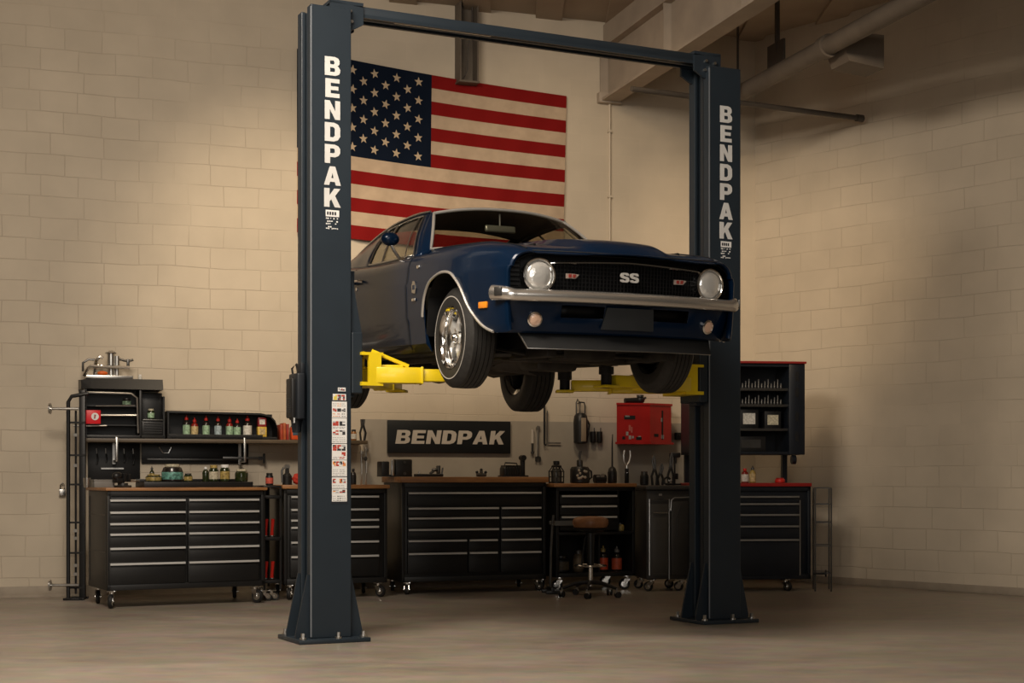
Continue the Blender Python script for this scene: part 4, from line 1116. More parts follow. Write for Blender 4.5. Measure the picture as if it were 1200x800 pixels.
# open black shelf trolley between the left chest and the next one
LT = P(309, 560, 14.05)
th = thing('shelf_trolley', 'narrow black open shelf trolley beside the left chest', 'trolley', (LT.x, LT.y, 0), A2)
b = B()
for z in (.16, .55, .93): b.box(0, 0, z, .165, .5, z + .03, .004)
b.box(0, .48, .16, .165, .5, 1.02)
b.build('shelf_tray', MBLACK2, th)
b = B()
for x in (.008, .157):
    for y in (.01, .49): b.box(x - .008, y - .01, .10, x + .008, y + .01, 1.03)
b.box(0, 0, 1.03, .165, .5, 1.05, .006); b.build('trolley_frame', MBLACK, th)
for x, y in ((.02, .06), (.085, .06), (.02, .44), (.085, .44)): caster(th, x, y, .10, 0)
def red_tool(px, py0, py1, Y, label, lean=0.0):
    a = P(px, py1, Y); c = P(px, py0, Y); h = c.z - a.z
    t = thing('hand_tool', label, 'hand tool', a, 0.1)
    b = B(); b.tube([(0, 0, .01), (lean * .3, 0, h * .35), (lean, 0, h)], [.017, .014, .018], 8); b.sph((lean, 0, h - .01), (.018, .014, .012), 8); b.build('grip', MREDP, t)
    b = B(); b.cyl((0, 0, 0), (0, 0, .022), .013, n=8); b.cyl((0, 0, .001), (0, 0, .008), .024, n=10); b.build('steel_end', MSTEEL, t); return t
for px, a_, c_, lb in ((317, 607, 626.8, 'red-handled tool on the upper trolley shelf, left one'), (326.5, 606, 626.8, 'red-handled tool on the upper trolley shelf, right one'),
                       (315, 655, 674, 'red-handled tool on the lower trolley shelf, left one'), (325.5, 654, 674, 'red-handled tool on the lower trolley shelf, right one')):
    Y = 14.2; zs = .58 if c_ < 650 else .19
    t = red_tool(px, HY - (zs + .16 - CH) * F / Y, HY - (zs - CH) * F / Y, Y, lb, .01)
    _k = (0 if 'left' in lb else 1); _e = Vector((math.cos(A2), math.sin(A2), 0)); _n = Vector((-math.sin(A2), math.cos(A2), 0))
    t.location = Vector((LT.x, LT.y, zs + .003)) + _e * (.045 + .06 * _k) + _n * .13
    t['group'] = 'red-handled tools in the shelf trolley'

# workstation with stool
L4 = P(652, 560, 15.2); A4 = R(20); W4 = .85; D4 = .6
q4 = lambda p: front_s(L4, A4, p)
th = thing('workbench', 'black workbench with three drawers, cubbies and wooden top behind the stool', 'workbench', (L4.x, L4.y, 0), A4)
b = B(); z0 = .14
b.box(0, 0, z0, .03, D4, 1.03, .004); b.box(W4 - .03, 0, z0, W4, D4, 1.03, .004); b.box(0, D4 - .02, z0, W4, D4, 1.03); b.box(0, 0, .99, W4, D4, 1.03, .003)
b.box(0, 0, z0, W4, D4, z0 + .04, .003); b.box(0, 0, .555, W4, D4, .585, .003); b.box(.66, .02, .585, .68, D4, .99)
b.box(.46, .02, .18, .475, D4, .555); b.build('bench_frame', MBLACK, th)
b = B(); b.box(-.03, -.02, 1.03, W4 + .01, D4, 1.065, .005); b.build('worktop', MWOOD, th)
for zt, zb in ((.952, .858), (.85, .752), (.744, .60)):
    b = B(); b.box(.035, -.012, zb, .655, .4, zt, .004); d = b.build('drawer', MBLACK2, th)
    b = B(); b.box(.05, -.032, zt - .022, .64, -.012, zt - .003, .003); b.build('handle', MALU, d, smooth=0)
for cx, cy in ((.06, .06), (W4 - .06, .06), (.06, D4 - .06), (W4 - .06, D4 - .06)): caster(th, cx, cy, z0, 160)
S4 = 1.065
EA4 = Vector((math.cos(A4), math.sin(A4), 0)); NA4 = Vector((-math.sin(A4), math.cos(A4), 0))
def on4(s, d, z): v = L4 + EA4 * s + NA4 * d; return Vector((v.x, v.y, z))

# ---------- generic small things
def bottle(name, label, loc, h, r, mbody, mlabel, mcap, group=None, cat='bottle', tip=True):
    t = thing(name, label, cat, loc, random.uniform(-.3, .3), group)
    b = B(); b.lathe([(r * .9, 0), (r, h * .03), (r, h * .55), (r * .8, h * .66), (r * .38, h * .74), (r * .36, h * .80)], 16); b.build('bottle_body', mbody, t)
    b = B(); b.lathe([(r * 1.02, h * .08), (r * 1.025, h * .09), (r * 1.025, h * .52), (r * 1.02, h * .53)], 16); b.build('bottle_label', mlabel, t)
    b = B(); b.lathe([(r * .5, h * .76), (r * .52, h * .78), (r * .46, h * .88), (r * .3, h * .90)], 14)
    if tip: b.lathe([(r * .22, h * .89), (r * .15, h * 1.0)], 10)
    b.build('bottle_cap', mcap, t); return t
def jar(name, label, loc, h, r, mbody, mlabel, mlid, cat='jar', group=None):
    t = thing(name, label, cat, loc, 0, group)
    b = B(); b.lathe([(r * .85, 0), (r, h * .06), (r, h * .68), (r * .8, h * .80), (r * .72, h * .84)], 20); b.build('jar_body', mbody, t)
    b = B(); b.lathe([(r * 1.015, h * .15), (r * 1.02, h * .16), (r * 1.02, h * .60), (r * 1.015, h * .61)], 20); b.build('jar_label', mlabel, t)
    b = B(); b.lathe([(r * .76, h * .82), (r * .8, h * .83), (r * .8, h * .98), (r * .7, h)], 20); b.build('jar_lid', mlid, t); return t
MBODYR = mat('sauce_red', (.20, .015, .010), .25, coat=.3)
MBODYD = mat('dark_bottle', (.018, .014, .012), .25, coat=.3)
MLG = mat('print_green_white', (.30, .45, .30), .5, var=.55, scale=45)
MLW = mat('print_white', (.62, .60, .55), .5, var=.25, scale=60)
MLB = mat('print_blue_white', (.34, .42, .46), .5, var=.5, scale=45)
MLY = mat('print_tan', (.52, .40, .20), .5, var=.4, scale=45)

# ---------- wall shelf and what is on it
sd = .36
sL, sR = WP(100, 514, sd), WP(431, 514, sd)
SZ = 1.49; SL = (sR - sL).length
shf = thing('plank_shelf', 'long dark wooden wall shelf above the left chests', 'shelf', (sL.x, sL.y, SZ), WA)
b = B(); b.box(-.02, 0, -.035, SL, .345, 0, .004); b.build('shelf_board', MWOODD, shf)
def sh_loc(px, d, z=SZ):
    """point on the shelf seen at px, d metres behind its front edge"""
    v = WP(px, 514, sd - d); return Vector((v.x, v.y, z))
for px in (137, 287):
    v = sh_loc(px, -.004); lx = (v - Vector((sL.x, sL.y, SZ))).dot(EW)
    b = B(); b.box(lx - .010, -.010, -.215, lx + .010, -.001, .012, .002); b.box(lx - .010, -.008, -.22, lx + .010, .290, -.20, .002); b.box(lx - .013, .276, -.24, lx + .013, .292, -.03)
    b.build('shelf_bracket', MSTEEL, shf)
# black boards hanging under the shelf on the wall
def wall_board(px0, px1, py0, py1, label, off=.03, name='tool_board', mm=None):
    a = WP(px0, py0, off); c = WP(px1, py0, off); W = (c - a).length; z0 = WP(px0, py1, off).z
    o = thing(name, label, 'tool board', (a.x, a.y, z0), WA)
    b = B(); b.box(0, -.008, 0, W, .012, a.z - z0, .003); b.build('board', mm or MBLACK, o); return o, W, a.z - z0
o, W, H = wall_board(103, 164, 519, 562, 'square black tool board on the wall under the left end of the shelf', .016)
for k in range(5):
    t = thing('hand_tool', 'small dark tool hung on the square board under the shelf', 'hand tool', o.matrix_world @ Vector((0, 0, 0)), 0, 'small tools on the square board')
    t.location = Vector(o.location) + EW * (.08 + k * .085) + NW * .028 + Vector((0, 0, H - .05)); t.rotation_euler = (0, 0, WA)
    b = B(); b.tube([(0, 0, -.05), (.01, 0, -.10), (0, 0, -.15 + .02 * (k % 2))], .008, 6); b.build('tool_grip', MBLACK2, t)
    b = B(); b.tube([(-.004, 0, .0), (0, 0, -.055)], .005, 6); b.build('tool_blade', MSTEEL, t)
b = B(); b.box(.12, -.03, .1, .33, -.012, .115); b.build('tool_rail', MSTEEL, o)
o, W, H = wall_board(166, 291, 519.5, 543, 'long black board on the wall under the middle of the shelf', .016)
b = B(); b.box(.05, -.03, .03, W - .03, -.012, .05, .003); b.build('tool_rail', MDSTEEL, o)
t = thing('spring_clip', 'small steel clip hung on the long board under the shelf', 'clip', Vector(o.location) + EW * .22 + NW * .03 + Vector((0, 0, H - .09)), WA)
b = B(); b.tube([(-.06, 0, .06), (-.02, 0, 0), (.03, 0, 0), (.06, 0, .06)], .007, 6); b.build('clip_wire', MSTEEL, t); b = B(); b.sph((-.06, 0, .062), .010, 8); b.sph((.06, 0, .062), .010, 8); b.build('clip_tip', MDSTEEL, t)
v = WP(291, 536.5, .10)
th = thing('bar_clamp', 'dark bar clamp sticking out past the board under the shelf', 'clamp', v, WA)
b = B(); b.box(-.25, -.008, -.012, .165, .008, .012, .002); b.build('clamp_bar', MDSTEEL, th)
b = B(); b.box(.10, -.012, -.02, .135, .012, .015); b.box(.145, -.012, -.035, .165, .012, .045, .003); b.cyl((.155, 0, -.035), (.155, 0, -.05), .01, n=8); b.build('clamp_jaw', MBLACK2, th)

# black hutch on the left end of the shelf
v = sh_loc(99, .012)
hut = thing('shelf_hutch', 'black open hutch with bright rails on the left end of the wall shelf', 'hutch', (v.x, v.y, SZ + .001), WA)
Hh = .46
b = B()
b.box(0, .31, 0, .50, .33, Hh); b.box(0, 0, 0, .02, .33, Hh); b.box(.50, 0, 0, .525, .33, Hh, .004); b.box(0, 0, 0, .74, .33, .03, .004)
b.box(.525, .02, .03, .73, .33, .17, .004); b.box(.525, .16, .17, .73, .33, Hh - .02, .004); b.box(.72, .0, 0, .735, .33, Hh - .06)
for z in (.12, .225, .30): b.box(.02, .10, z, .50, .32, z + .012)
b.build('hutch_body', MBLACK, hut)
b = B(); b.ring_loft([[Vector((x, -.02, Hh)), Vector((x, .34, Hh)), Vector((x, .34, Hh + .10)), Vector((x, .03, Hh + .10 - (.02 if x < 0 else 0)))] for x in (-.03, .06, .72)], True, True); b.build('hutch_lid', MBLACK, hut, smooth=0)
b = B(); b.tube([(.0, -.02, .17), (.0, -.025, Hh - .055), (.02, -.03, Hh - .035), (.42, -.03, Hh - .04), (.475, -.03, Hh - .08), (.485, -.03, .05)], .010, 8); b.tube([(.02, -.02, .21), (.47, -.025, .215)], .011, 8); b.tube([(.10, -.01, .30), (.46, -.01, .31)], .006, 6); b.tube([(-.1, -.02, .11), (.2, -.02, .115)], .009, 8); b.build('hutch_rail', MSTEEL, hut)
b = B()
for k in range(5): b.box(.545, .012, .05 + k * .022, .71, .022, .06 + k * .022)
b.build('drawer_front', MBLACK2, hut, smooth=0)
b = B(); b.box(.53, .0, .17, .735, .17, .182, .002); b.build('hutch_ledge', MDSTEEL, hut)
jar('jar', 'small green jar with cream lid on the ledge of the left hutch', Vector((v.x, v.y, SZ + .185)) + EW * .615 - NW * .07, .10, .033, MGREENG, MLG, MCREAM)
jar('jar', 'tiny green-labelled tin inside the upper left of the hutch', Vector((v.x, v.y, SZ + .315)) + EW * .40 - NW * .16, .07, .04, MBODYD, MLG, MDSTEEL)
# red tag on the rail
p = Vector((v.x, v.y, SZ + .195)) + EW * .075 + NW * .052
th = thing('tag_plate', 'bright red square tag with white round emblem hung on the left hutch rail', 'tag', p, WA)
b = B(); b.box(-.068, -.008, -.065, .068, .008, .065, .012); b.build('plate', mat('tag_red', (.72, .012, .022), .4), th)
b = B(); b.cyl((.015, -.008, .005), (.015, -.012, .005), .034, n=24); b.mi = 1; b.prism([(-.008, -.02), (.004, -.02), (.012, .018), (-.004, .02)], .002, T(.012, -.012, .004) @ rot('X', 90))
b.build('emblem', [MWHITE, mat('emblem_grey', (.35, .08, .08), .5)], th)
# steel clamp and vise on the hutch lid
p = Vector((v.x, v.y, SZ + Hh + .122)) - NW * .16
th = thing('pipe_vise', 'steel pipe vise with chrome bar standing on top of the left hutch', 'vise', p, WA)
b = B(); b.box(.02, -.10, -.019, .45, .10, .012, .003); b.cyl((.255, 0, .01), (.255, 0, .225), .036, n=20); b.cyl((.31, 0, .01), (.31, 0, .2), .026, n=16); b.lathe([(.05, .22), (.055, .23), (.02, .25)], 20, T(.255, 0, 0)); b.build('vise_post', MSTEEL, th)
b = B(); b.tube([(.0, -.07, .0), (.03, -.07, .06), (.06, -.07, .095), (.42, -.07, .09)], .016, 10); b.tube([(.10, -.04, .01), (.115, -.04, .15), (.15, -.04, .19), (.18, -.04, .18)], .017, 10); b.build('chrome_bar', MCHROME, th)
b = B(); b.tube([(-.0, .02, .05), (.0, .02, .13), (.05, .02, .165), (.14, .02, .16)], .011, 8); b.tube([(.30, .0, .18), (.43, 0, .15)], .012, 8); b.box(.40, -.02, .10, .425, .02, .175, .004); b.cyl((.43, 0, .16), (.46, 0, .17), .012, n=8); b.build('vise_arm', MDSTEEL, th)
b = B(); b.sph((.17, -.09, .03), (.05, .025, .022), 10); b.build('vise_grip', MORANGE, th)
p = Vector((v.x, v.y, SZ + Hh + .10)) + EW * .52 - NW * .12
jar('jar', 'tiny white-capped pot on the hutch lid right of the vise', p, .05, .018, MLW, MLW, MWHITE)

# bottle bin
bl, br_ = sh_loc(196, .02), sh_loc(325, .02); W = (br_ - bl).length
bn = thing('bottle_bin', 'black open-fronted bin of red-topped bottles on the wall shelf', 'bin', (bl.x, bl.y, SZ + .001), WA)
b = B(); H = .265
b.box(0, .26, 0, W, .28, H - .01); b.box(0, 0, 0, .02, .28, H, .004); b.box(.02, 0, 0, W, .28, .025, .004); b.box(0, -.0, 0, W - .14, .012, .045, .003)
b.ring_loft([[Vector((x, 0, z)), Vector((x, .28, z)), Vector((x, .28, z - .018)), Vector((x, 0, z - .018))] for x, z in ((0, H), (W - .16, H - .01), (W - .07, H - .03), (W - .02, H - .08), (W, H - .14), (W, .019))], True, True)
b.build('bin_shell', MBLACK, bn, smooth=0)
spec = [(218.5, .205, MBODYD, MLG, 'dark bottle with green label, first from the left in the bottle bin'), (228, .18, MBODYR, MLY, 'red bottle with tan label, second from the left in the bottle bin'),
        (241.5, .20, MBODYD, MLG, 'red-capped bottle with bright green label, third in the bottle bin'), (255.5, .195, MBODYD, MLB, 'bottle with white and blue label, fourth in the bottle bin'),
        (269, .19, MBODYR, MLG, 'red bottle with pale green label, fifth in the bottle bin'), (278, .175, MBODYD, MLG, 'shorter dark bottle, sixth from the left in the bottle bin'), (290, .205, MBODYD, MLW, 'fat bottle with white label, last one in the bottle bin')]
for px, h, mb, ml, lb in spec:
    bottle('bottle', lb, sh_loc(px, .11, SZ + .028), h, .0345 if px < 285 else .042, mb, ml, MREDP, 'bottles in the bin on the shelf')
def carton(name, label, loc, sx, sy, sz, m1, m2, ang=WA, cat='box', group=None):
    t = thing(name, label, cat, loc, ang, group)
    b = B(); b.box(-sx / 2, -sy / 2, 0, sx / 2, sy / 2, sz, .003); b.build('carton', m1, t)
    b = B(); b.box(-sx * .33, -sy / 2 - .002, sz * .25, sx * .33, -sy / 2 + .001, sz * .8); b.build('print', m2, t); return t
pb_ = sh_loc(306.5, .10, SZ + .028)
carton('box', 'yellow printed box under the red box at the right of the bin', pb_, .085, .08, .098, mat('box_yellow', (.60, .40, .06), .5, var=.3, scale=40), MLY)
carton('box', 'red box stacked on the yellow box at the right of the bin', pb_ + Vector((0, 0, .099)), .08, .075, .088, mat('box_red', (.25, .015, .02), .45), MLW)
for k, (px, w_, h_, c_) in enumerate(((328, .028, .15, (.35, .05, .02)), (331.5, .024, .165, (.42, .10, .03)), (335, .026, .155, (.30, .03, .02)))):
    p = sh_loc(px, .14, SZ + .001); t = thing('manual', ['thin dark red manual standing next to the bottle bin', 'orange-brown manual, the middle of three by the bottle bin', 'crimson manual leaning by the orange gadget on the shelf'][k], 'book', p, WA, 'manuals on the wall shelf')
    b = B(); b.box(-w_ / 2, -.09, 0, w_ / 2, .09, h_, .003); b.build('cover', mat('manual_cover', c_, .5, var=.2, scale=20), t)
    b = B(); b.box(-w_ / 2 + .004, -.08, .004, w_ / 2 - .004, .0925, h_ - .006); b.build('pages', MCREAM, t)
p = sh_loc(346, .10, SZ + .001)
th = thing('tester', 'orange boxy electric tester with dark face on the shelf by the near post', 'tester', p, WA)
b = B(); b.box(-.05, -.05, 0, .06, .06, .13, .015); b.build('tester_case', mat('tester_orange', (.62, .08, .015), .4), th)
b = B(); b.box(-.035, -.054, .045, .045, -.048, .105, .003); b.build('tester_face', mat('tester_face', (.06, .10, .14), .3), th)
b = B(); b.tube([(-.04, 0, .125), (-.03, 0, .155), (.03, 0, .155), (.04, 0, .125)], .008, 8); b.build('tester_handle', MBLACK2, th)
# right end of the shelf
jar('jar', 'small amber jar on the shelf just right of the near post', sh_loc(414.5, .10), .11, .028, mat('amber_glass', (.30, .13, .04), .25), MLW, MDSTEEL)
p = sh_loc(425, .14); th = thing('pliers', 'black-handled pliers upright at the right end of the wall shelf', 'pliers', p, WA)
b = B(); b.tube([(-.018, 0, 0), (-.026, 0, .08), (-.006, 0, .15)], .011, 8); b.tube([(.018, 0, 0), (.03, 0, .08), (.008, 0, .15)], .012, 8); b.build('plier_grips', MBLACK2, th)
b = B(); b.lathe([(.02, -.01), (.02, .01)], 12, T(0, 0, .155) @ rot('X', 90)); b.tube([(-.008, 0, .155), (-.012, 0, .215)], .012, 6); b.tube([(.008, 0, .155), (.014, 0, .215)], .012, 6); b.build('plier_jaws', MDSTEEL, th)

# ---------- tall pipe rack at the far left
Yr = 14.22
def rp(px, py): return P(px, py, Yr)
r0 = P(80, 560, Yr); r0.z = 0
rk = thing('pipe_rack', 'tall black tubular rack with bright pegs at the far left of the benches', 'rack', r0, R(5))
def rl(px, py, d=0.0): v = P(px, py, Yr); return Vector((v.x - r0.x, d, v.z))
b = B(); b.tube([(0, 0, 0), (0, 0, 1.82), (.03, .0, 1.87), (.18, .02, 1.90)], .018, 10); b.build('rack_upright', MBLACK, rk)
b = B(); b.box(.095, .01, .0, .15, .06, 1.93, .004); b.build('rack_post', MBLACK, rk)
b = B(); b.cyl((.062, .03, .05), (.062, .03, 1.74), .010, n=8); b.build('rack_rod', MBLACK2, rk)
b = B()
for z in (.10, .42, .70, 1.05, 1.32, 1.62): b.box(.0, .005, z, .15, .022, z + .018)
b.box(-.03, -.10, 0, .16, -.06, .02, .004); b.box(-.03, .10, 0, .16, .14, .02, .004); b.box(-.02, -.1, 0, .02, .14, .018); b.box(.11, -.1, 0, .15, .14, .018)
b.build('rack_rung', MBLACK2, rk)
for z in (1.755, .135):
    b = B(); b.cyl((-.155, -.02, z), (.10, -.02, z), .014, n=10); b.lathe([(.05, -.008), (.05, .008)], 16, T(-.16, -.02, z) @ rot('Y', 90)); b.build('rack_peg', MSTEEL, rk)
b = B()
for z in (.55, .62, .30, .22, 1.22, 1.5): b.box(.048, .0, z, .08, .012, z + .028)
b.build('rack_clip', MSTEEL, rk, smooth=0)
v = WP(73, 573, .03)
th = thing('padlock', 'small bright padlock on the wall left of the tall rack', 'padlock', v, WA)
b = B(); b.box(-.03, -.018, -.06, .03, .014, 0, .006); b.build('lock_body', MSTEEL, th)
b = B(); b.tube([(-.018, 0, 0), (-.018, 0, .04), (0, 0, .058), (.018, 0, .04), (.018, 0, 0)], .006, 8); b.cyl((0, .03, .055), (0, -.01, .055), .006, n=8); b.build('shackle', MCHROME, th)

# ---------- things on the left chest
EA1 = Vector((math.cos(A1), math.sin(A1), 0)); NA1 = Vector((-math.sin(A1), math.cos(A1), 0))
def on1(px, d, z=S1):
    s0_ = L1 + NA1 * d; s = front_s(s0_, A1, px); w = s0_ + EA1 * s; return Vector((w.x, w.y, z))
a, c = on1(166, .42), on1(293, .42); W = (c - a).length
th = thing('riser', 'low black riser along the back of the left chest holding jars', 'riser', a, A1)
b = B(); b.box(0, -.09, .0, W, .22, .05, .005); b.box(0, .208, .05, W, .22, .075, .003); b.build('riser_board', MBLACK, th)
ZR = S1 + .051
jar('jar', 'squat gold-labelled jar at the left end of the riser', on1(180, .46, ZR), .065, .07, MGREENG, MGOLD, MGOLD)
p = on1(178, .57, ZR); bottle('bottle', 'thin slender bottle behind the squat gold jar on the riser', p, .14, .022, MGREENG, MGOLD, MDSTEEL)
p = on1(202, .46, ZR); th = thing('jar', 'wide black jar with green label and pale lid on the riser', 'jar', p, A1)
b = B(); b.lathe([(.085, 0), (.094, .01), (.094, .09), (.08, .125), (.06, .135)], 24); b.build('jar_body', MBODYD, th)
b = B(); b.lathe([(.095, .02), (.096, .022), (.096, .084), (.095, .086)], 24); b.build('jar_label', mat('label_teal', (.10, .26, .22), .5, var=.8, scale=45), th)
b = B(); b.lathe([(.062, .133), (.066, .135), (.066, .155), (.05, .158)], 20); b.build('jar_lid', MCREAM, th)
jar('jar', 'small round gold jar right of the wide black jar', on1(220.5, .46, ZR), .075, .038, MGREENG, MGOLD, MDSTEEL)
bottle('bottle', 'green bottle with white cap, first of the group on the riser', on1(241, .53, ZR), .15, .030, MGREENG, MGREENG, MWHITE, tip=False)
jar('jar', 'green jar with round cream label, middle of the riser group', on1(250.5, .45, ZR), .15, .043, MGREENG, MCREAM, MGOLD)
jar('jar', 'green jar with tall white lid on the riser', on1(263.5, .46, ZR), .155, .045, MGREENG, MGOLD, MWHITE)
jar('jar', 'square-shouldered green jar at the right end of the riser', on1(283, .47, ZR), .115, .060, MGREENG, MGREENG, MCREAM)
p = on1(102, .48); th = thing('cup', 'small steel cup at the left end of the left chest', 'cup', p, 0)
b = B(); b.lathe([(.024, 0), (.028, .01), (.032, .085), (.028, .085), (.024, .012), (.002, .01)], 18); b.build('cup_wall', MSTEEL, th)
p = on1(120, .50); th = thing('metal_box', 'low grey metal box beside the steel cup on the left chest', 'box', p, A1)
b = B(); b.box(-.09, -.08, 0, .09, .08, .062, .004); b.build('box_body', MGREYB, th); b = B(); b.box(-.094, -.084, .058, .094, .084, .07, .003); b.build('box_lid', MGREYB, th)
p = on1(144, .38); th = thing('bench_vise', 'dark bench vise on the left chest beside the grey box', 'vise', p, A1 + .4)
b = B(); b.box(-.05, -.06, 0, .05, .06, .02, .004); b.cyl((0, 0, .018), (0, 0, .04), .045, n=16); b.build('vise_base', MDSTEEL, th)
b = B(); b.box(-.09, -.035, .04, .0, .035, .085, .01); b.box(-.02, -.045, .05, .005, .045, .125, .006); b.box(.03, -.045, .05, .055, .045, .12, .006); b.sph((-.06, 0, .10), (.05, .04, .04), 12); b.build('vise_jaw', MBLACK, th)
b = B(); b.cyl((0, 0, .06), (.14, 0, .06), .012, n=10); b.cyl((.13, -.06, .06), (.13, .06, .06), .006, n=8); b.build('vise_screw', MSTEEL, th)

# ---------- things on the chest behind the near post
EA2 = Vector((math.cos(A2), math.sin(A2), 0)); NA2 = Vector((-math.sin(A2), math.cos(A2), 0))
def on_(Lq, A, px, d, z):
    n = Vector((-math.sin(A), math.cos(A), 0)); e = Vector((math.cos(A), math.sin(A), 0))
    s0_ = Lq + n * d; s = front_s(s0_, A, px); w = s0_ + e * s; return Vector((w.x, w.y, z))
on2 = lambda px, d, z=S2 + .001: on_(L2, A2, px, d, z)
on3 = lambda px, d, z=S3 + .001: on_(L3_, A3, px, d, z)
onW = lambda px, d, z=S4 + .001: on_(L4, A4, px, d, z)
pt_ = Vector((LT.x, LT.y, 1.051)) + EA2 * .10 + NA2 * .2
jar('can', 'black can with red label on top of the shelf trolley', pt_, .115, .036, MBLACK2, mat('can_red', (.5, .09, .06), .45, var=.3, scale=40), MBLACK, cat='can')
p = on2(336.5, .20); th = thing('hand_pump', 'dark hand pump beside the red shop rag left of the near post', 'pump', p, A2)
b = B(); b.lathe([(.045, 0), (.045, .08), (.03, .10), (.02, .11), (.018, .155)], 16); b.build('pump_body', MBLACK2, th)
b = B(); b.lathe([(.02, -.012), (.026, -.012), (.026, .012), (.02, .012)], 16, T(0, 0, .165) @ rot('X', 90)); b.build('pump_ring', MSTEEL, th)
b = B(); b.tube([(-.045, 0, .02), (-.05, 0, .13), (-.03, 0, .16)], .010, 6); b.build('pump_lever', MDSTEEL, th)
p = on2(348.5, .22); th = thing('shop_rag', 'crumpled red shop rag on the chest left of the near post', 'rag', p, 0)
b = B()
def rag(a, t):
    ph, tt = a * 2 * PI, t * PI; r = 1 + .14 * math.sin(5 * ph) * math.sin(tt) + .1 * math.sin(7 * tt + 3 * ph)
    return Vector((.046 * r * math.sin(tt) * math.cos(ph), .05 * r * math.sin(tt) * math.sin(ph), .052 - .05 * math.cos(tt) * (r if tt > 1.6 else 1)))
b.grid(rag, 36, 18); b.build('cloth', mat('rag_red', (.42, .03, .015), .8, bump=.4, bscale=60), th, smooth=60)
b = B(); b.cyl((.02, .06, 0), (.03, .06, .20), .008, n=8); b.build('marker_stick', MWHITE, th)
p = on2(414, .3); bottle('bottle', 'black bottle on the chest just right of the near post', p, .17, .028, MBODYD, MBLACK2, MBLACK, tip=False)
p = on2(426, .36); th = thing('clamp_pair', 'pair of tall silver clamps standing right of the near post', 'clamps', p, A2)
b = B()
for dx, h in ((-.022, .33), (.024, .36)):
    b.box(dx - .006, -.012, 0, dx + .006, .012, h, .002); b.box(dx - .012, -.03, h - .04, dx + .02, .015, h - .012, .003); b.cyl((dx, -.02, h * .3), (dx, -.02, h * .62), .011, n=8)
b.build('clamp_bars', MSTEEL, th)
b = B(); b.lathe([(.016, -.008), (.022, 0), (.016, .008)], 14, T(.01, -.03, .25) @ rot('X', 90)); b.build('clamp_screw', MDSTEEL, th)
p = on2(408, .38); th = thing('steel_rod', 'slim steel square rod on the chest beside the black bottle', 'rod', p, A2)
b = B(); b.box(-.012, -.012, 0, .012, .012, .14, .002); b.box(-.016, -.016, 0, .016, .016, .01); b.build('rod_body', MSTEEL, th)

# ---------- things on the middle chest
p = on3(463, .28); th = thing('coffee_maker', 'black coffee maker with bright handle on the left end of the middle chest', 'coffee maker', p, A3)
b = B(); b.box(-.16, -.09, 0, -.08, .09, .15, .012); b.box(-.02, -.09, 0, .15, .09, .17, .014); b.box(-.16, -.09, 0, .15, .09, .02, .004); b.build('housing', MBLACK, th)
b = B(); b.box(-.065, -.10, .01, -.035, -.075, .165, .008); b.build('bright_handle', MSTEEL, th)
b = B(); b.cyl((.07, -.092, .03), (.07, -.102, .03), .016, n=14); b.cyl((.07, -.09, .14), (.07, -.098, .14), .012, n=14); b.build('dial', MDSTEEL, th)
p = on3(504, .30); th = thing('bench_lathe', 'low dark bench jig with a raised arm on the middle chest', 'jig', p, A3)
b = B(); b.box(-.15, -.06, 0, .12, .06, .028, .006); b.build('jig_base', MBLACK2, th)
b = B(); b.tube([(.0, 0, .03), (.04, 0, .06), (.10, 0, .10)], .014, 8); b.box(.07, -.03, .03, .10, .03, .11, .005); b.sph((.06, 0, .07), (.05, .02, .018), 10); b.tube([(.12, .0, .02), (.13, 0, .09)], .008, 6); b.build('jig_arm', MDSTEEL, th)
b = B(); b.cyl((-.13, -.06, .03), (-.13, -.06, .05), .01, n=8); b.build('jig_knob', MSTEEL, th)
p = on3(564, .28); th = thing('valve_fitting', 'small dark pipe fitting with three knobs on the middle chest', 'fitting', p, A3)
b = B(); b.cyl((-.05, 0, .02), (.05, 0, .02), .018, n=12); b.cyl((0, 0, 0), (0, 0, .06), .016, n=12); b.box(-.03, -.02, 0, .03, .02, .01); b.build('fitting_body', MDSTEEL, th)
b = B()
for x, z in ((-.045, .045), (0, .07), (.045, .045)): b.sph((x, 0, z), .015, 10)
b.build('fitting_knob', MBLACK2, th)
p = on3(602, .26); th = thing('bench_compressor', 'ribbed black machine with upright post on the right of the middle chest', 'machine', p, A3)
b = B(); b.box(-.13, -.07, 0, .06, .07, .10, .02, 3); b.box(-.14, -.08, 0, .13, .08, .015, .003)
for k in range(7): b.box(-.11 + k * .024, -.078, .02, -.10 + k * .024, .078, .115)
b.build('machine_body', MBLACK, th)
b = B(); b.tube([(-.10, 0, .10), (-.09, 0, .14), (.03, 0, .135), (.04, 0, .10)], .008, 8); b.build('carry_handle', MDSTEEL, th)
b = B(); b.box(.075, -.025, 0, .115, .025, .19, .008); b.cyl((.095, -.04, .19), (.095, .04, .19), .028, n=14); b.build('machine_post', MBLACK2, th)

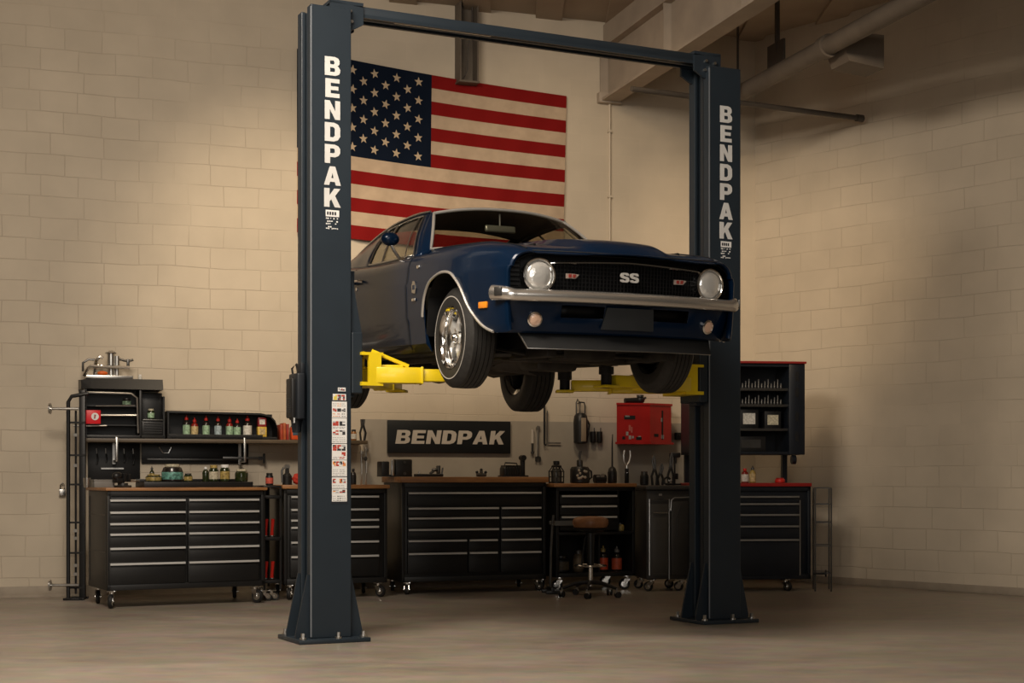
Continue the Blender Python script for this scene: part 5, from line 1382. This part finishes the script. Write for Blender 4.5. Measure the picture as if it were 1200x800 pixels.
# ---------- tools on the wall between the sign and the red cabinet
def wall_tool(name, label, cat, px, py, off=.03): return thing(name, label, cat, WP(px, py, off), WA)
def zpx(px, n): return n * wallY(px) / F
th = wall_tool('chisel', 'chisel with pale handle hung on the wall right of the sign', 'chisel', 624, 517)
b = B(); b.cyl((0, 0, -.02), (0, 0, .125), .017, .014, n=10); b.cyl((0, .02, .10), (0, -.02, .10), .005, n=6); b.build('chisel_handle', mat('pale_handle', (.55, .51, .46), .5), th)
b = B(); b.box(-.012, -.004, -.13, .012, .004, -.02, .002); b.cyl((0, 0, -.13), (0, 0, -.105), .018, n=10); b.build('chisel_blade', MDSTEEL, th)
th = wall_tool('wrench', 'long steel wrench with dark jaw hung on the wall beside the chisel', 'wrench', 630.5, 521)
b = B(); b.box(-.010, -.004, -.13, .010, .004, .17, .002); b.lathe([(.012, -.005), (.024, -.005), (.024, .005), (.012, .005)], 16, T(0, 0, .175) @ rot('X', 90)); b.cyl((0, .02, .175), (0, -.01, .175), .006, n=6); b.build('wrench_shaft', MSTEEL, th)
b = B(); b.ring_loft([[Vector((x, y, z)) for x, z in ((-.03, -.175), (-.012, -.18), (-.012, -.145), (.012, -.145), (.012, -.18), (.03, -.175), (.03, -.13), (0, -.115), (-.03, -.13))] for y in (-.008, .008)], True, True); b.build('wrench_jaw', MDSTEEL, th, smooth=0)
th = wall_tool('pry_bar', 'straight black bar hung upright on the wall behind the rear tyre', 'bar', 638, 498)
b = B(); b.cyl((0, 0, -.19), (0, 0, .22), .011, n=8); b.tube([(0, 0, -.19), (0, -.012, -.205), (.01, -.02, -.21)], .010, 6); b.cyl((0, .02, .2), (0, 0, .2), .006, n=6); b.build('bar_shaft', MBLACK2, th)
th = wall_tool('carpenter_square', 'pale steel carpenter square hung on the wall right of the black bar', 'square', 641, 519)
b = B(); b.box(-.004, -.003, 0, .010, .003, .34); b.box(-.004, -.003, -.006, .155, .003, .008); b.cyl((.003, .02, .32), (.003, -.008, .32), .005, n=6); b.build('square_blade', MSTEEL, th, smooth=0)
th = wall_tool('grease_gun', 'tall dark canister with wire loop handles hung high on the wall', 'canister', 680.5, 503, .09)
b = B(); b.lathe([(.06, -.15), (.075, -.14), (.078, .08), (.070, .14), (.05, .17), (.03, .175)], 22); b.build('canister_body', MBLACK, th)
b = B(); b.box(-.025, -.085, -.13, .03, -.062, .12, .006); b.build('canister_strip', mat('canister_tan', (.30, .235, .17), .45), th)
b = B(); b.tube([(-.05, 0, .15), (-.05, 0, .28), (-.035, 0, .32), (-.02, 0, .29), (.04, 0, .285), (.05, 0, .25), (.05, 0, .14)], .008, 8); b.tube([(-.01, 0, .16), (-.005, 0, .29)], .006, 6); b.cyl((0, .08, .28), (0, 0, .28), .007, n=6); b.build('wire_loop', MDSTEEL, th)
b = B(); b.tube([(.075, 0, .10), (.10, 0, .05), (.085, 0, -.05), (.07, 0, -.10)], .010, 8); b.build('canister_grip', MBLACK2, th)
for px, lb in ((695, 'black tool cup on the wall right of the canister, left one'), (702.5, 'black tool cup on the wall right of the canister, right one')):
    th = wall_tool('tool_cup', lb, 'cup', px, 511, .055); th['group'] = 'tool cups on the wall'
    b = B(); b.lathe([(.024, -.07), (.030, -.06), (.032, .05), (.028, .05), (.024, -.055), (.002, -.06)], 16); b.build('cup_wall', MBLACK, th)
    b = B(); b.box(-.008, .02, -.02, .008, .046, .03); b.tube([(.01, 0, -.05), (.015, 0, .09)], .006, 6); b.build('cup_bracket', MDSTEEL, th)

# red cabinet
a = WP(722, 520, .36); c = WP(791, 520, .36); W = (c - a).length; zb_ = a.z; HH = WP(722, 473, .36).z - zb_
th = thing('tool_cabinet', 'bright red steel cabinet with angled front hung on the wall', 'cabinet', a, WA)
b = B(); b.prism([(.02, .03), (W * .55, -.03), (W - .01, .07), (W - .01, .345), (.17, .345)], HH - .02, T(0, 0, .02)); b.build('cabinet_body', MRED, th, smooth=0)
b = B(); b.prism([(-.01, .0), (W * .55, -.06), (W + .01, .05), (W + .01, .345), (.16, .345)], .022); b.build('cabinet_rim', MRED, th, smooth=0); b = B(); b.prism([(.01, .015), (W * .55, -.045), (W, .06), (W, .345), (.17, .345)], .022, T(0, 0, HH - .01)); b.build('cabinet_rim', MRED, th, smooth=0)
b = B()
rg = random.Random(5)
d = Vector((W * .55 - .02, -.06, 0)); L = d.length; d.normalize(); ang = math.atan2(d.y, d.x); M = T(.02, .03, 0) @ Matrix.Rotation(ang, 4, 'Z')
for (x0, z0, x1, z1, mi) in ((.08, .26, .20, .30, 1), (.09, .285, .14, .30, 0), (.10, .09, .125, .13, 0), (.13, .05, .155, .09, 0), (.165, .06, .185, .085, 0), (.13, .14, .15, .2, 2), (.155, .12, .17, .18, 2), (.21, .045, .27, .075, 1), (.23, .06, .26, .085, 0), (.06, .05, .09, .08, 1)):
    b.mi = mi; b.obox(M @ Vector(((x0 + x1) / 2, -.003, (z0 + z1) / 2)), (x1 - x0, .004, z1 - z0), M.to_3x3())
d2 = Vector((W - .01 - W * .55, .10, 0)); a2 = math.atan2(d2.y, d2.x); M2 = T(W * .55, -.03, 0) @ Matrix.Rotation(a2, 4, 'Z')
for (x0, z0, x1, z1, mi) in ((.17, .05, .19, .36, 1), (.165, .06, .20, .10, 0), (.06, .08, .12, .11, 1), (.16, .24, .18, .28, 0)):
    b.mi = mi; b.obox(M2 @ Vector(((x0 + x1) / 2, -.003, (z0 + z1) / 2)), (x1 - x0, .004, z1 - z0), M2.to_3x3())
b.build('cabinet_sticker', [mat('sticker_grey', (.32, .33, .32), .5, var=.3, scale=40), MBLACK2, mat('sticker_pink', (.45, .12, .10), .5)], th, smooth=0)
p = a + EW * (W * .42) - NW * .15 + Vector((0, 0, HH + .012))
th = thing('angle_grinder', 'black angle grinder lying on top of the red cabinet', 'grinder', p, WA)
b = B(); b.cyl((-.12, 0, .03), (.05, 0, .035), .028, .034, n=14); b.sph((.06, 0, .042), (.05, .045, .042), 12); b.build('grinder_body', MBLACK2, th)
b = B(); b.cyl((.06, 0, .075), (.06, 0, .095), .04, n=18); b.tube([(.06, .0, .04), (.08, -.09, .06)], .014, 8); b.build('grinder_disc', MDSTEEL, th)
th = wall_tool('hook_rack', 'small black hook rack on the wall right of the red cabinet', 'hooks', 796, 511, .05)
b = B(); b.box(-.04, .0, -.04, .045, .04, .04, .004)
for x in (-.03, 0, .03): b.tube([(x, 0, .02), (x, -.03, .0), (x, -.035, .03)], .006, 6)
b.build('hook_plate', MBLACK2, th)

# ---------- things on the workbench and cart tops
p = onW(652, .34); th = thing('wire_lantern', 'black wire-caged lantern at the left end of the workbench top', 'lantern', p, A4)
b = B()
for k in range(10): an = 2 * PI * k / 10; b.tube([(.075 * math.cos(an), .075 * math.sin(an), .012), (.078 * math.cos(an), .078 * math.sin(an), .12), (.045 * math.cos(an), .045 * math.sin(an), .165)], .005, 5)
for z, r_ in ((.012, .075), (.065, .077), (.12, .078)): b.tube([(r_ * math.cos(2 * PI * k / 20), r_ * math.sin(2 * PI * k / 20), z) for k in range(20)], .005, 5, closed=True)
b.build('cage', MBLACK2, th)
b = B(); b.lathe([(.08, 0), (.08, .014), (.02, .016)], 20); b.lathe([(.05, .16), (.052, .175), (.03, .19), (.034, .205), (.03, .225)], 18); b.build('lantern_cap', MBLACK, th)
b = B(); b.lathe([(.045, .016), (.048, .06), (.044, .14), (.03, .15)], 18); b.build('lantern_glass', mat('smoked_glass', (.10, .095, .085), .2, var=.3), th)
p = onW(679.5, .34); th = thing('canister', 'round black canister with flowered front on the workbench', 'canister', p, A4)
b = B(); b.lathe([(.09, 0), (.1, .01), (.1, .14), (.085, .165), (.05, .17)], 22); b.build('canister_wall', MBLACK, th)
b = B(); rg = random.Random(4)
for k in range(12): an = -1.57 + rg.uniform(-.55, .55) - .15; z = rg.uniform(.04, .135); b.sph((.1 * math.cos(an), .1 * math.sin(an), z), (.014, .010, .014), 8)
b.build('flower_print', mat('print_cream', (.42, .38, .32), .6), th)
b = B(); b.lathe([(.03, .168), (.032, .23), (.02, .24)], 14); b.tube([(0, 0, .235), (.004, 0, .27), (.014, 0, .325)], .008, 6); b.tube([(0, 0, .235), (-.012, 0, .28), (-.002, 0, .325)], .007, 6); b.build('canister_spout', MDSTEEL, th)
b = B(); b.tube([(.09, 0, .03), (.13, 0, .06), (.125, 0, .12), (.09, 0, .14)], .010, 8); b.build('canister_handle', MBLACK2, th)
p = onW(703, .32); th = thing('gear_motor', 'small dark geared motor between the canister and tall bottle', 'motor', p, A4)
b = B(); b.cyl((-.06, 0, .045), (.06, 0, .045), .044, n=18); b.box(-.05, -.04, 0, .05, .04, .02, .004); b.build('motor_housing', MBLACK2, th)
b = B()
for x, z, r_ in ((-.035, .06, .02), (.01, .075, .024), (.045, .045, .018)): b.lathe([(r_ * .4, -.012), (r_, -.012), (r_, .0), (r_ * .4, .0)], 14, T(x, -.04, z) @ rot('X', 90))
b.build('gear', MSTEEL, th)
p = onW(717.5, .36); th = thing('oil_can', 'tall black long-spouted oil can on the workbench', 'oil can', p, A4)
b = B(); b.lathe([(.044, 0), (.048, .01), (.048, .11), (.036, .15), (.014, .17)], 18); b.build('oil_can_body', MBLACK, th)
b = B(); b.tube([(0, 0, .16), (0, 0, .40), (.004, 0, .50)], [.010, .008, .005], 8); b.build('spout', MBLACK2, th)
b = B(); b.lathe([(.012, -.051), (.018, -.05), (.018, -.044)], 12, T(0, 0, .13) @ rot('X', 90)); b.build('oil_can_badge', MGREYB, th)
p = onW(734.5, .36); th = thing('claw_tool', 'upright claw-topped tool with black grip at the right of the workbench', 'hand tool', p, A4)
b = B(); b.box(-.022, -.012, 0, .022, .012, .11, .006); b.lathe([(.02, .11), (.02, .15)], 12); b.build('grip', MBLACK2, th)
b = B(); b.cyl((0, 0, .10), (0, 0, .19), .012, n=8); b.tube([(0, 0, .18), (-.03, 0, .22), (-.035, 0, .29), (-.025, 0, .335)], .011, 8); b.tube([(0, 0, .18), (.03, 0, .22), (.042, 0, .29), (.036, 0, .335)], .011, 8); b.build('claw', MSTEEL, th)

# ---------- grey cart
LC = P(758, 560, 15.2); AC = R(10); WC = .44; DC = .5
th = thing('service_cart', 'dark grey steel service cart with bright trim beside the far post', 'cart', (LC.x, LC.y, 0), AC)
b = B(); b.box(0, .01, .12, WC, DC, 1.0, .012, 3); b.box(-.015, -.02, 1.0, WC + .01, DC + .01, 1.045, .012, 3); b.build('cart_body', MGREYC, th)
b = B(); b.box(.035, -.008, .16, .215, .02, .86, .006); b.box(.055, -.012, .18, .20, -.006, .72, .004); d = b.build('cart_door', mat('cart_door_grey', (.065, .062, .058), .45, var=.1), th)
b = B(); b.tube([(.06, -.02, .775), (.205, -.02, .775)], .006, 6); b.build('door_pull', MSTEEL, d)
b = B(); b.tube([(.025, -.006, .16), (.025, -.006, .91), (.225, -.006, .91), (.225, -.008, .12)], .006, 6); b.tube([(.24, -.006, .80), (.25, -.006, .90), (.28, -.006, .925), (.43, -.006, .93)], .007, 6); b.box(.12, -.015, .945, .15, -.005, .965); b.build('cart_trim', MSTEEL, th)
b = B(); b.box(.245, -.006, .16, .425, .02, .89, .01); b.tube([(.30, -.012, .55), (.305, -.014, .75), (.34, -.012, .85)], .005, 6); b.build('side_door', MGREYC, th)
for cx, cy in ((.06, .06), (WC - .07, .06), (.06, DC - .06), (WC - .06, DC - .06)): caster(th, cx, cy, .119, 150)
SC = 1.046
onC = lambda px, d, z=SC: on_(LC, AC, px, d, z)
p = onC(755, .30); jar('can', 'dark can with knobbed lid on the left of the grey cart', p, .14, .042, MBLACK, MBLACK2, MDSTEEL, cat='can')
def plier(px, d, h, label, lean, loc=None):
    t = thing('pliers', label, 'pliers', onC(px, d), AC, 'upright pliers on the grey cart')
    b = B(); b.tube([(-.02, 0, 0), (-.03, 0, h * .3), (-.006, 0, h * .52)], .012, 8); b.tube([(.02, 0, 0), (.026, 0, h * .3), (.008, 0, h * .52)], .012, 8); b.build('plier_grips', MBLACK2, t)
    b = B(); b.lathe([(.02, -.01), (.02, .01)], 12, T(0, 0, h * .54) @ rot('X', 90)); b.tube([(-.006, 0, h * .55), (-.012 + lean, 0, h * .8), (lean, 0, h)], [.013, .011, .004], 6); b.tube([(.008, 0, h * .55), (.014 + lean, 0, h * .8), (lean + .004, 0, h)], [.012, .01, .004], 6); b.build('plier_jaws', MDSTEEL, t)
plier(767, .26, .30, 'tall long-nosed pliers, leftmost of the tools on the grey cart', -.01)
plier(774, .34, .22, 'shorter pliers behind the long-nosed pair on the grey cart', .012)
plier(786, .26, .33, 'tallest pliers standing mid cart by the far post', .008)
p = onC(782, .16); th = thing('pipe_cutter', 'small dark pipe cutter lying low on the grey cart', 'cutter', p, AC)
b = B(); b.tube([(-.03, 0, .012), (-.035, 0, .06), (0, 0, .085), (.03, 0, .06)], .012, 8); b.cyl((-.02, 0, .012), (.05, 0, .012), .011, n=8); b.build('cutter_frame', MBLACK2, th); b = B(); b.lathe([(.004, -.006), (.018, 0), (.004, .006)], 14, T(.03, 0, .05) @ rot('X', 90)); b.build('cutter_wheel', MSTEEL, th)
p = onC(791, .40); th = thing('drill_stand', 'slim black drill stand with flat head on the grey cart', 'drill stand', p, AC)
b = B(); b.box(-.05, -.05, 0, .05, .05, .018, .004); b.cyl((0, .01, .01), (0, .01, .30), .009, n=8); b.build('stand_base', MBLACK2, th)
b = B(); b.box(-.05, -.04, .28, .05, .05, .33, .01); b.cyl((.0, -.02, .28), (0, -.02, .22), .012, n=8); b.build('stand_head', MBLACK, th); b = B(); b.box(-.02, -.02, .06, .03, .03, .12, .006); b.build('stand_clamp', MBLACK, th)

# ---------- stool and tray stand
def star_base(th, z_hub, r, n=5, rot0=0.0, mb=MBLACK, hub=.035):
    for k in range(n):
        an = rot0 + 2 * PI * k / n; d = Vector((math.cos(an), math.sin(an), 0))
        b = B(); b.tube([d * .02 + Vector((0, 0, z_hub)), d * r * .5 + Vector((0, 0, z_hub - .01)), d * r + Vector((0, 0, .085))], [.022, .018, .014], 8); leg = b.build('leg', mb, th)
        M = T(d.x * r, d.y * r, 0) @ Matrix.Rotation(an + .9, 4, 'Z')
        b = B()
        for s in (-1, 1): b.lathe([(.004, -.008), (.028, -.008), (.030, 0), (.028, .008), (.004, .008)], 18, M @ T(.012, s * .016, .030) @ rot('X', 90))
        b.build('leg_caster', MRUBBER, leg)
        b = B(); b.cyl(M @ Vector((0, 0, .05)), M @ Vector((0, 0, .09)), .009, n=8); b.sph(M @ Vector((.008, 0, .045)), (.026, .012, .022), 10); b.build('caster_hood', MSTEEL, leg)
st = P(692, 560, 14.55); st.z = 0
th = thing('work_stool', 'round brown leather stool on chrome post before the workbench', 'stool', st, 0)
star_base(th, .14, .27, 5, R(-100))
b = B(); b.cyl((0, 0, .12), (0, 0, .62), .016, n=16); b.cyl((0, 0, .10), (0, 0, .30), .024, n=16); b.build('post', MCHROME, th)
b = B(); b.cyl((0, 0, .30), (0, 0, .62), .034, .045, n=18); b.tube([(.0, 0, .62), (-.05, 0, .55), (-.085, -.02, .30), (-.1, -.03, .27)], .010, 6); b.build('gas_sleeve', MBLACK, th)
b = B(); b.tube([(.145 * math.cos(2 * PI * k / 32), .145 * math.sin(2 * PI * k / 32), .295) for k in range(32)], .009, 8, closed=True)
for k in range(3): an = 2 * PI * k / 3 + .3; b.cyl((.02 * math.cos(an), .02 * math.sin(an), .295), (.145 * math.cos(an), .145 * math.sin(an), .295), .006, n=6)
b.build('foot_ring', MCHROME, th)
b = B(); b.lathe([(.10, .64), (.155, .655), (.17, .69), (.168, .72), (.155, .742), (.11, .755), (.05, .76), (.004, .761)], 36); b.build('seat', MLEATH, th, smooth=50)
b = B(); b.lathe([(.04, .60), (.15, .625), (.165, .65), (.10, .645)], 30); b.build('seat_pan', MBLACK, th)
ts = P(655, 560, 15.0); ts.z = 0
th = thing('tray_stand', 'dark stand with flat grey tray behind and left of the stool', 'stand', ts, R(10))
b = B(); b.box(-.07, -.16, .66, .19, .14, .675, .004); b.box(-.07, -.16, .675, .19, -.145, .70); b.box(-.07, .125, .675, .19, .14, .70); b.build('tray', MGREYB if False else mat('tray_grey', (.10, .097, .09), .45, var=.1), th)
b = B(); b.tube([(-.085, 0, .06), (-.08, 0, .40), (-.065, 0, .66), (-.055, 0, .76)], .014, 8); b.build('stand_post', MDSTEEL, th)
b = B(); b.box(-.15, -.12, .0, .02, -.08, .035, .006); b.box(-.15, .08, .0, .02, .12, .035, .006); b.box(-.10, -.12, .02, -.06, .12, .065, .004); b.build('stand_foot', MBLACK, th)
# things in the workbench bays
bottle('bottle', 'bottle with orange base standing low in the workbench, left one', on4(.56, .14, .181), .26, .05, MBODYD, mat('print_orange_band', (.45, .06, .02), .5, var=.3, scale=30), MGOLD, 'bottles in the workbench')
bottle('bottle', 'bottle with orange base standing low in the workbench, right one', on4(.71, .14, .181), .25, .052, MBODYD, mat('print_orange_band', (.40, .07, .03), .5, var=.3, scale=30), MGREYB, 'bottles in the workbench')
jar('jar', 'tan jar in the lower bay of the workbench behind the stool', on4(.30, .16, .181), .22, .055, mat('jar_tan', (.10, .075, .05), .5), mat('label_tan', (.16, .12, .08), .5, var=.3, scale=30), MDSTEEL)
jar('jar', 'brown coil-like tub in the lower left bay of the workbench', on4(.12, .18, .181), .17, .08, MBLACK2, mat('label_brown', (.08, .06, .035), .6, var=.4, scale=50), MBLACK)
jar('jar', 'small brass pot in the right cubby of the workbench', on4(.745, .14, .586), .08, .042, MGOLD, MGOLD, MDSTEEL)
b = B(); p = on4(.60, -.02, .586)

# ---------- right chest with its hutch
AR_ = R(8); RR = P(950, 560, 15.3); WR = 1.17; DR = .6
LR = Vector((RR.x - WR * math.cos(AR_), RR.y - WR * math.sin(AR_), 0))
qr = lambda p: front_s(LR, AR_, p)
MNAVY = mat('navy_black_steel', (.008, .011, .017), .38, var=.12)
zts = [.862, .755, .642, .508]
x0, x1 = .035, qr(936)
dr = [(x0, x1, .945, .875)] + rows(zts, .155, x0, x1)
tool_chest('tool_chest', 'black rolling chest with red top edge standing right of the far post', LR, AR_, WR, DR, .12, 1.035, dr, mat('red_edge_top', (.30, .014, .012), .4), .035, MNAVY, MNAVY, group='rolling tool chests', hmat=MSTEEL, overh=.005, cast_x=(.07, .24))
rc_ = [o for o in bpy.data.objects if o.get('label', '').startswith('black rolling chest with red top')][0]
b = B(); b.box(x1 + .004, -.016, .16, x1 + .014, -.004, .90); b.build('corner_trim', MSTEEL, rc_, smooth=0)
SR = 1.071
def onR(px, d, z=SR): return on_(LR, AR_, px, d, z)
hl = LR + Vector((0, 0, SR))
hut = thing('tool_hutch', 'tall dark wall hutch with red top edge above the right chest', 'hutch', hl, AR_)
b = B(); zb2, zt2 = .28, 1.185; y0, y1 = .12, .58; xr = WR - .02
b.box(0, y1 - .02, zb2, xr, y1, zt2); b.box(0, y0, zb2, xr, y1, zb2 + .03, .004); b.box(0, y0, zt2 - .03, xr, y1, zt2)
b.box(xr - .165, y0 - .01, zb2, xr, y1, zt2, .008); b.box(0, y0, zb2, .03, y1, zt2)
for x in (.03, xr - .1): b.box(x, y1 - .06, 0, x + .05, y1, zb2)
b.cyl((xr - .13, y0 + .02, zb2 - .05), (xr - .09, y0 + .02, zb2 - .05), .045, n=16)
b.build('hutch_body', MNAVY, hut)
b = B(); b.box(-.01, y0 - .03, zt2, xr + .01, y1 + .01, zt2 + .022, .004); b.build('hutch_top', mat('hutch_red', (.26, .016, .014), .45), hut)
for z in (.92, .76, .52):
    b = B(); b.box(.03, y0 + .04, z, xr - .165, y1 - .02, z + .014); b.box(.03, y0 + .03, z - .004, xr - .165, y0 + .045, z + .022, .002); b.build('hutch_shelf', MDSTEEL, hut)
b = B()
for z in (1.06, .90, .66, .46):
    b.prism([(.02, -.04), (.05, -.05), (.055, .035), (.03, .05), (.015, .02)], .006, Matrix(((1, 0, 0, xr - .12), (0, 0, -1, y0 - .009), (0, 1, 0, z), (0, 0, 0, 1))))
b.build('side_slot', MBLACK2, hut, smooth=0)
hw = lambda x, y, z: hl + Vector((math.cos(AR_) * x - math.sin(AR_) * y, math.sin(AR_) * x + math.cos(AR_) * y, z))
for z, rowname in ((.935, 'upper'), (.775, 'middle')):
    for k in range(16):
        b = B(); b.lathe([(.011, 0), (.012, .002), (.012, .035), (.009, .04), (.009, .06 + .02 * (k % 3))], 10)
        o = b.build('socket', MDSTEEL); o.location = hw(.44 + k * .033, y0 + .10, z + .0005)
        tag(o, 'small dark socket standing in the row on the %s shelf of the right hutch' % rowname, 'socket', 'sockets on the %s hutch shelf' % rowname)
xs_ = (front_s(hl + Vector((-math.sin(AR_) * y0, math.cos(AR_) * y0, 0)), AR_, 881), front_s(hl + Vector((-math.sin(AR_) * y0, math.cos(AR_) * y0, 0)), AR_, 909))
carton('box', 'dark parts box with white label in the right hutch, left one', hw(xs_[0], y0 + .17, .535), .19, .16, .20, MBLACK2, MLW, AR_, group='parts boxes in the right hutch')
carton('box', 'dark parts box with pale label in the right hutch, right one', hw(xs_[1], y0 + .17, .535), .17, .16, .18, MBLACK2, MCREAM, AR_, group='parts boxes in the right hutch')
carton('box', 'low black case on the bottom of the right hutch', hw(xs_[0] + .02, y0 + .17, .312), .30, .16, .15, MBLACK, MDSTEEL, AR_)
bottle('bottle', 'red bottle with white label on the right chest under the hutch', onR(873, .20), .16, .036, MBODYR, MLW, MREDP, tip=False)
bottle('bottle', 'yellow slim bottle beside the red bottle on the right chest', onR(882, .20), .17, .032, mat('bottle_yellow', (.35, .25, .07), .35), MLY, MDSTEEL)
jar('can', 'flat red tin on the right chest below the hutch', onR(914, .22), .05, .05, MREDP, MREDP, MRED, cat='tin')
# wire rack on the side of the right chest
wr = P(953, 560, 15.25); wr.z = 0
th = thing('wire_rack', 'thin dark wire rack standing against the right side of the right chest', 'rack', wr + Vector((.02, 0, 0)), R(-8))
b = B()
for x in (0, .155): b.tube([(x, 0, 0), (x, 0, 1.02)], .008, 6); b.tube([(x, .35, 0), (x, .35, 1.02)], .008, 6)
for z in (.18, .45, .68, .86, 1.02): b.tube([(0, 0, z), (.155, 0, z), (.155, .35, z), (0, .35, z)], .005, 6, closed=True)
b.build('rack_wires', MDSTEEL, th)
b = B(); b.cyl((-.02, -.02, .18), (.10, -.02, .18), .012, n=8); b.lathe([(.035, -.008), (.035, .008)], 16, T(.10, -.02, .18) @ rot('Y', 90)); b.build('rack_peg', MBLACK, th)
# ------------------------------------------------------------------ camera, lamps, world
cam = bpy.data.cameras.new('camera'); co = bpy.data.objects.new('camera', cam); COL.objects.link(co)
co.location = (0, 0, CH); co.rotation_euler = (R(90), 0, 0)
cam.sensor_fit = 'HORIZONTAL'; cam.sensor_width = 36; cam.lens = 36 * F / 1200
cam.shift_y = 160 / 1200; cam.clip_end = 200
sc = bpy.context.scene; sc.camera = co
def aim(o, t):
    d = Vector(t) - o.location; o.rotation_euler = d.to_track_quat('-Z', 'Y').to_euler()
def spot(name, loc, tgt, watt, deg, blend=.8, size=.25, col=(1, .86, .68)):
    l = bpy.data.lights.new(name, 'SPOT'); l.energy = watt; l.spot_size = R(deg); l.spot_blend = blend; l.shadow_soft_size = size; l.color = col
    o = bpy.data.objects.new(name, l); o.location = loc; COL.objects.link(o); aim(o, tgt); return o
def area(name, loc, tgt, watt, sx, sy, col=(1, .9, .78)):
    l = bpy.data.lights.new(name, 'AREA'); l.energy = watt; l.shape = 'RECTANGLE'; l.size = sx; l.size_y = sy; l.color = col
    o = bpy.data.objects.new(name, l); o.location = loc; COL.objects.link(o); aim(o, tgt); return o
spot('ceiling_spot_left', (-1.75, 11.8, 5.5), (-1.95, 15.4, 2.75), 500, 64, 1.0, .3, (1, .80, .56))
spot('ceiling_spot_right', (2.5, 10.8, 5.15), (2.85, 16.8, 3.25), 780, 38, 1.0, .3, (1, .76, .50))
spot('ceiling_spot_middle', (.4, 12.6, 5.6), (.6, 16.2, 3.0), 230, 84, 1.0, .3, (1, .78, .53))
area('roof_lamp_front', (-2.2, 7.0, 5.5), (-1.0, 10.0, 0), 430, 2.6, 1.6, (1, .865, .71))
area('camera_fill', (1.2, 2.0, 4.6), (.6, 10, 1.6), 70, 2.5, 2.0, (1, .94, .86))  # weak fill added on the camera side, not a roof fixture
area('front_fill', (.2, -1.5, 2.5), (.5, 12, 1.4), 105, 3.2, 2.2, (1, .93, .84))  # soft fill added behind the camera for bench and car fronts; no doorway there
w = bpy.data.worlds.new('world'); sc.world = w; w.use_nodes = True
bg = w.node_tree.nodes['Background']; bg.inputs['Color'].default_value = (1, .76, .52, 1); bg.inputs['Strength'].default_value = .035
sc.view_settings.view_transform = 'Standard'; sc.view_settings.look = 'None'; sc.view_settings.gamma = 1
sc.view_settings.use_curve_mapping = False; sc.view_settings.exposure = 0.0
